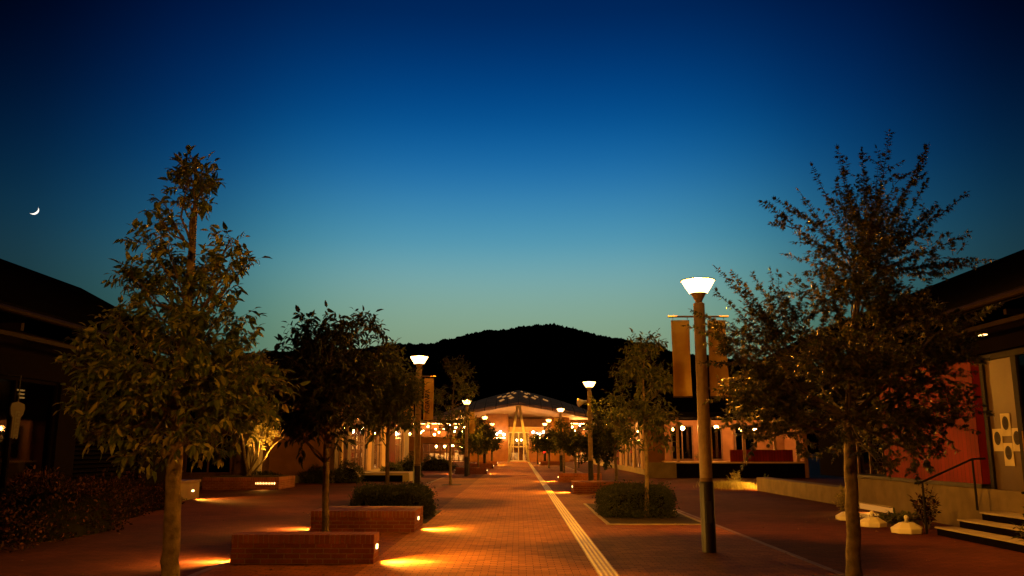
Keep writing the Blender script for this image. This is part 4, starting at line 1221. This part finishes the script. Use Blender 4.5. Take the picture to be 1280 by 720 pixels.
# dark shrub beds along the left building
for i, (x0, x1, y0, y1, h, lab) in enumerate(((-10.0, -7.9, 11.0, 14.6, .85, 'dark shrub at the bottom left corner in front of the shop plinth'), (-9.9, -7.8, 14.4, 18.4, .95, 'dark reddish shrub below the hanging sign on the left'),
                                              (-9.95, -8.9, 18.2, 21.6, .85, 'dark shrub below the slatted wall left of the pale trunk'), (-9.98, -9.35, 21.5, 24.2, .6, 'low shrub at the end of the left building'))):
    shrub('bed_shrub', lab, 'shrub', x0, x1, y0, y1, 0, h, 3800, M['leaf_red'], 0.075, 0.04, 60 + i, 'shrubs in the left planting bed', boxy=2.6, lumpy=0.16)
for i, (px, py, Y, w, h, mat, lab) in enumerate(((433, 603, 40.5, 0.75, .85, 'leaf_hedge', 'dark round shrub left of the slab planter'), (398, 602, 40.0, 0.8, .7, 'leaf_dark', 'dark shrub in the shadow beyond the brick planter'), (362, 602, 41.5, .9, .5, 'leaf_olive', 'low spreading shrub right of the glowing grille'),
                                              (512, 590, 48.0, .7, 1.1, 'leaf_dark', 'shrub beside the red panel of the left shop'), (490, 585, 47.0, .6, .7, 'leaf_olive', 'small shrub on the left in front of the shop columns'), (545, 585, 62.0, 1.3, 1.0, 'leaf_dark', 'wide shrub before the bright left wing'),
                                              (1300, 678, 12.4, .36, .8, 'leaf_dark', 'dark leafy bush at the right edge in front of the steps'), (1158, 648, 17.6, .32, .85, 'leaf_red', 'upright dark shrub by the wall beside the steps'),
                                              (918, 602, 35.9, .3, .75, 'leaf_pale', 'pale lit shrub at the end of the low right wall'), (1058, 640, 21.0, .28, .75, 'leaf_pale', 'small pale flowering plant behind the maple trunk'), (1125, 645, 18.6, .5, .3, 'leaf_olive', 'low dark plants between the umbrella bases and the wall'),
                                              (960, 612, 34.5, .35, .5, 'leaf_olive', 'small plant beside the low right wall'), (878, 578, 47.6, .5, 1.35, 'leaf_olive', 'leafy plant standing on the lit veranda deck'), (330, 592, 36.5, 1.0, .6, 'leaf_dark', 'dark ground shrub behind the brick planter'))):
    c = at(px, py, Y)
    z0 = 0.0
    if 'deck' in lab: z0 = 0.86
    if w < .55:
        spray('leafy_plant', lab, 'plant', c.x, Y, z0, w, h if z0 == 0 else .6, int(16 + 30 * w), M[mat], 0.10, 0.04, 80 + i)
        continue
    shrub('shrub', lab, 'shrub', c.x - w, c.x + w, Y - w * .8, Y + w * .8, z0, z0 + h - z0 * .5, int(1500 + 1200 * w), M[mat], 0.09 if w > .4 else .07, 0.04, 80 + i, 'shrubs and low plants', boxy=2.2, lumpy=0.14)
# tufts of lit grass on the right
rng = np.random.default_rng(77)
n = 2600
P = np.stack([rng.normal(8.55, .42, n), rng.normal(34.6, .6, n), np.zeros(n)], 1)
D = rng.normal(0, .35, (n, 3)); D[:, 2] = 1
V, F = leaves(P, D, rng.normal(0, 1, (n, 3)), rng.uniform(.12, .34, n), np.full(n, .014), 'simple')
g = leaf_object('grass', V, F, M['leaf_pale'], None)
tag(g, kind='stuff')
spot('grass_light', (9.3, 33.06, 0.45), (8.4, 34.5, 0.1), 620, 120, br)
# dead leaves blown about the paving
rng = np.random.default_rng(5)
P = []
for (x, y, sp, k) in ((-4.1, 10.8, 1.1, 60), (4.1, 11.0, 1.1, 60), (-3.1, 14.4, .8, 30), (2.8, 19.0, 1.2, 60), (-3.0, 20.5, 1.4, 50), (0, 20, 6, 60), (-9, 16, 2, 60), (8, 18, 1.2, 40)):
    P.append(np.stack([rng.normal(x, sp, k), rng.normal(y, sp * 1.3, k), np.full(k, .012)], 1))
P = np.concatenate(P); k = len(P)
D = rng.normal(0, 1, (k, 3)); D[:, 2] *= .08
N = rng.normal(0, .25, (k, 3)); N[:, 2] = 1
V, F = leaves(P, D, N, rng.uniform(.04, .09, k), rng.uniform(.025, .04, k))
V[:, 2] = np.maximum(V[:, 2], .009)
tag(leaf_object('fallen_leaves', V, F, M['leaf_fallen'], None), kind='stuff')
# soil in tree pits
for (x, y) in ((-4.15, 10.5), (4.15, 10.8), (-3.14, 14.2), (-2.95, 38.0)):
    struct(MB().box(x - .42, x + .42, y - .42, y + .42, -0.02, 0.007).build('tree_pit', M['soil']))

print('leaves', cnt)
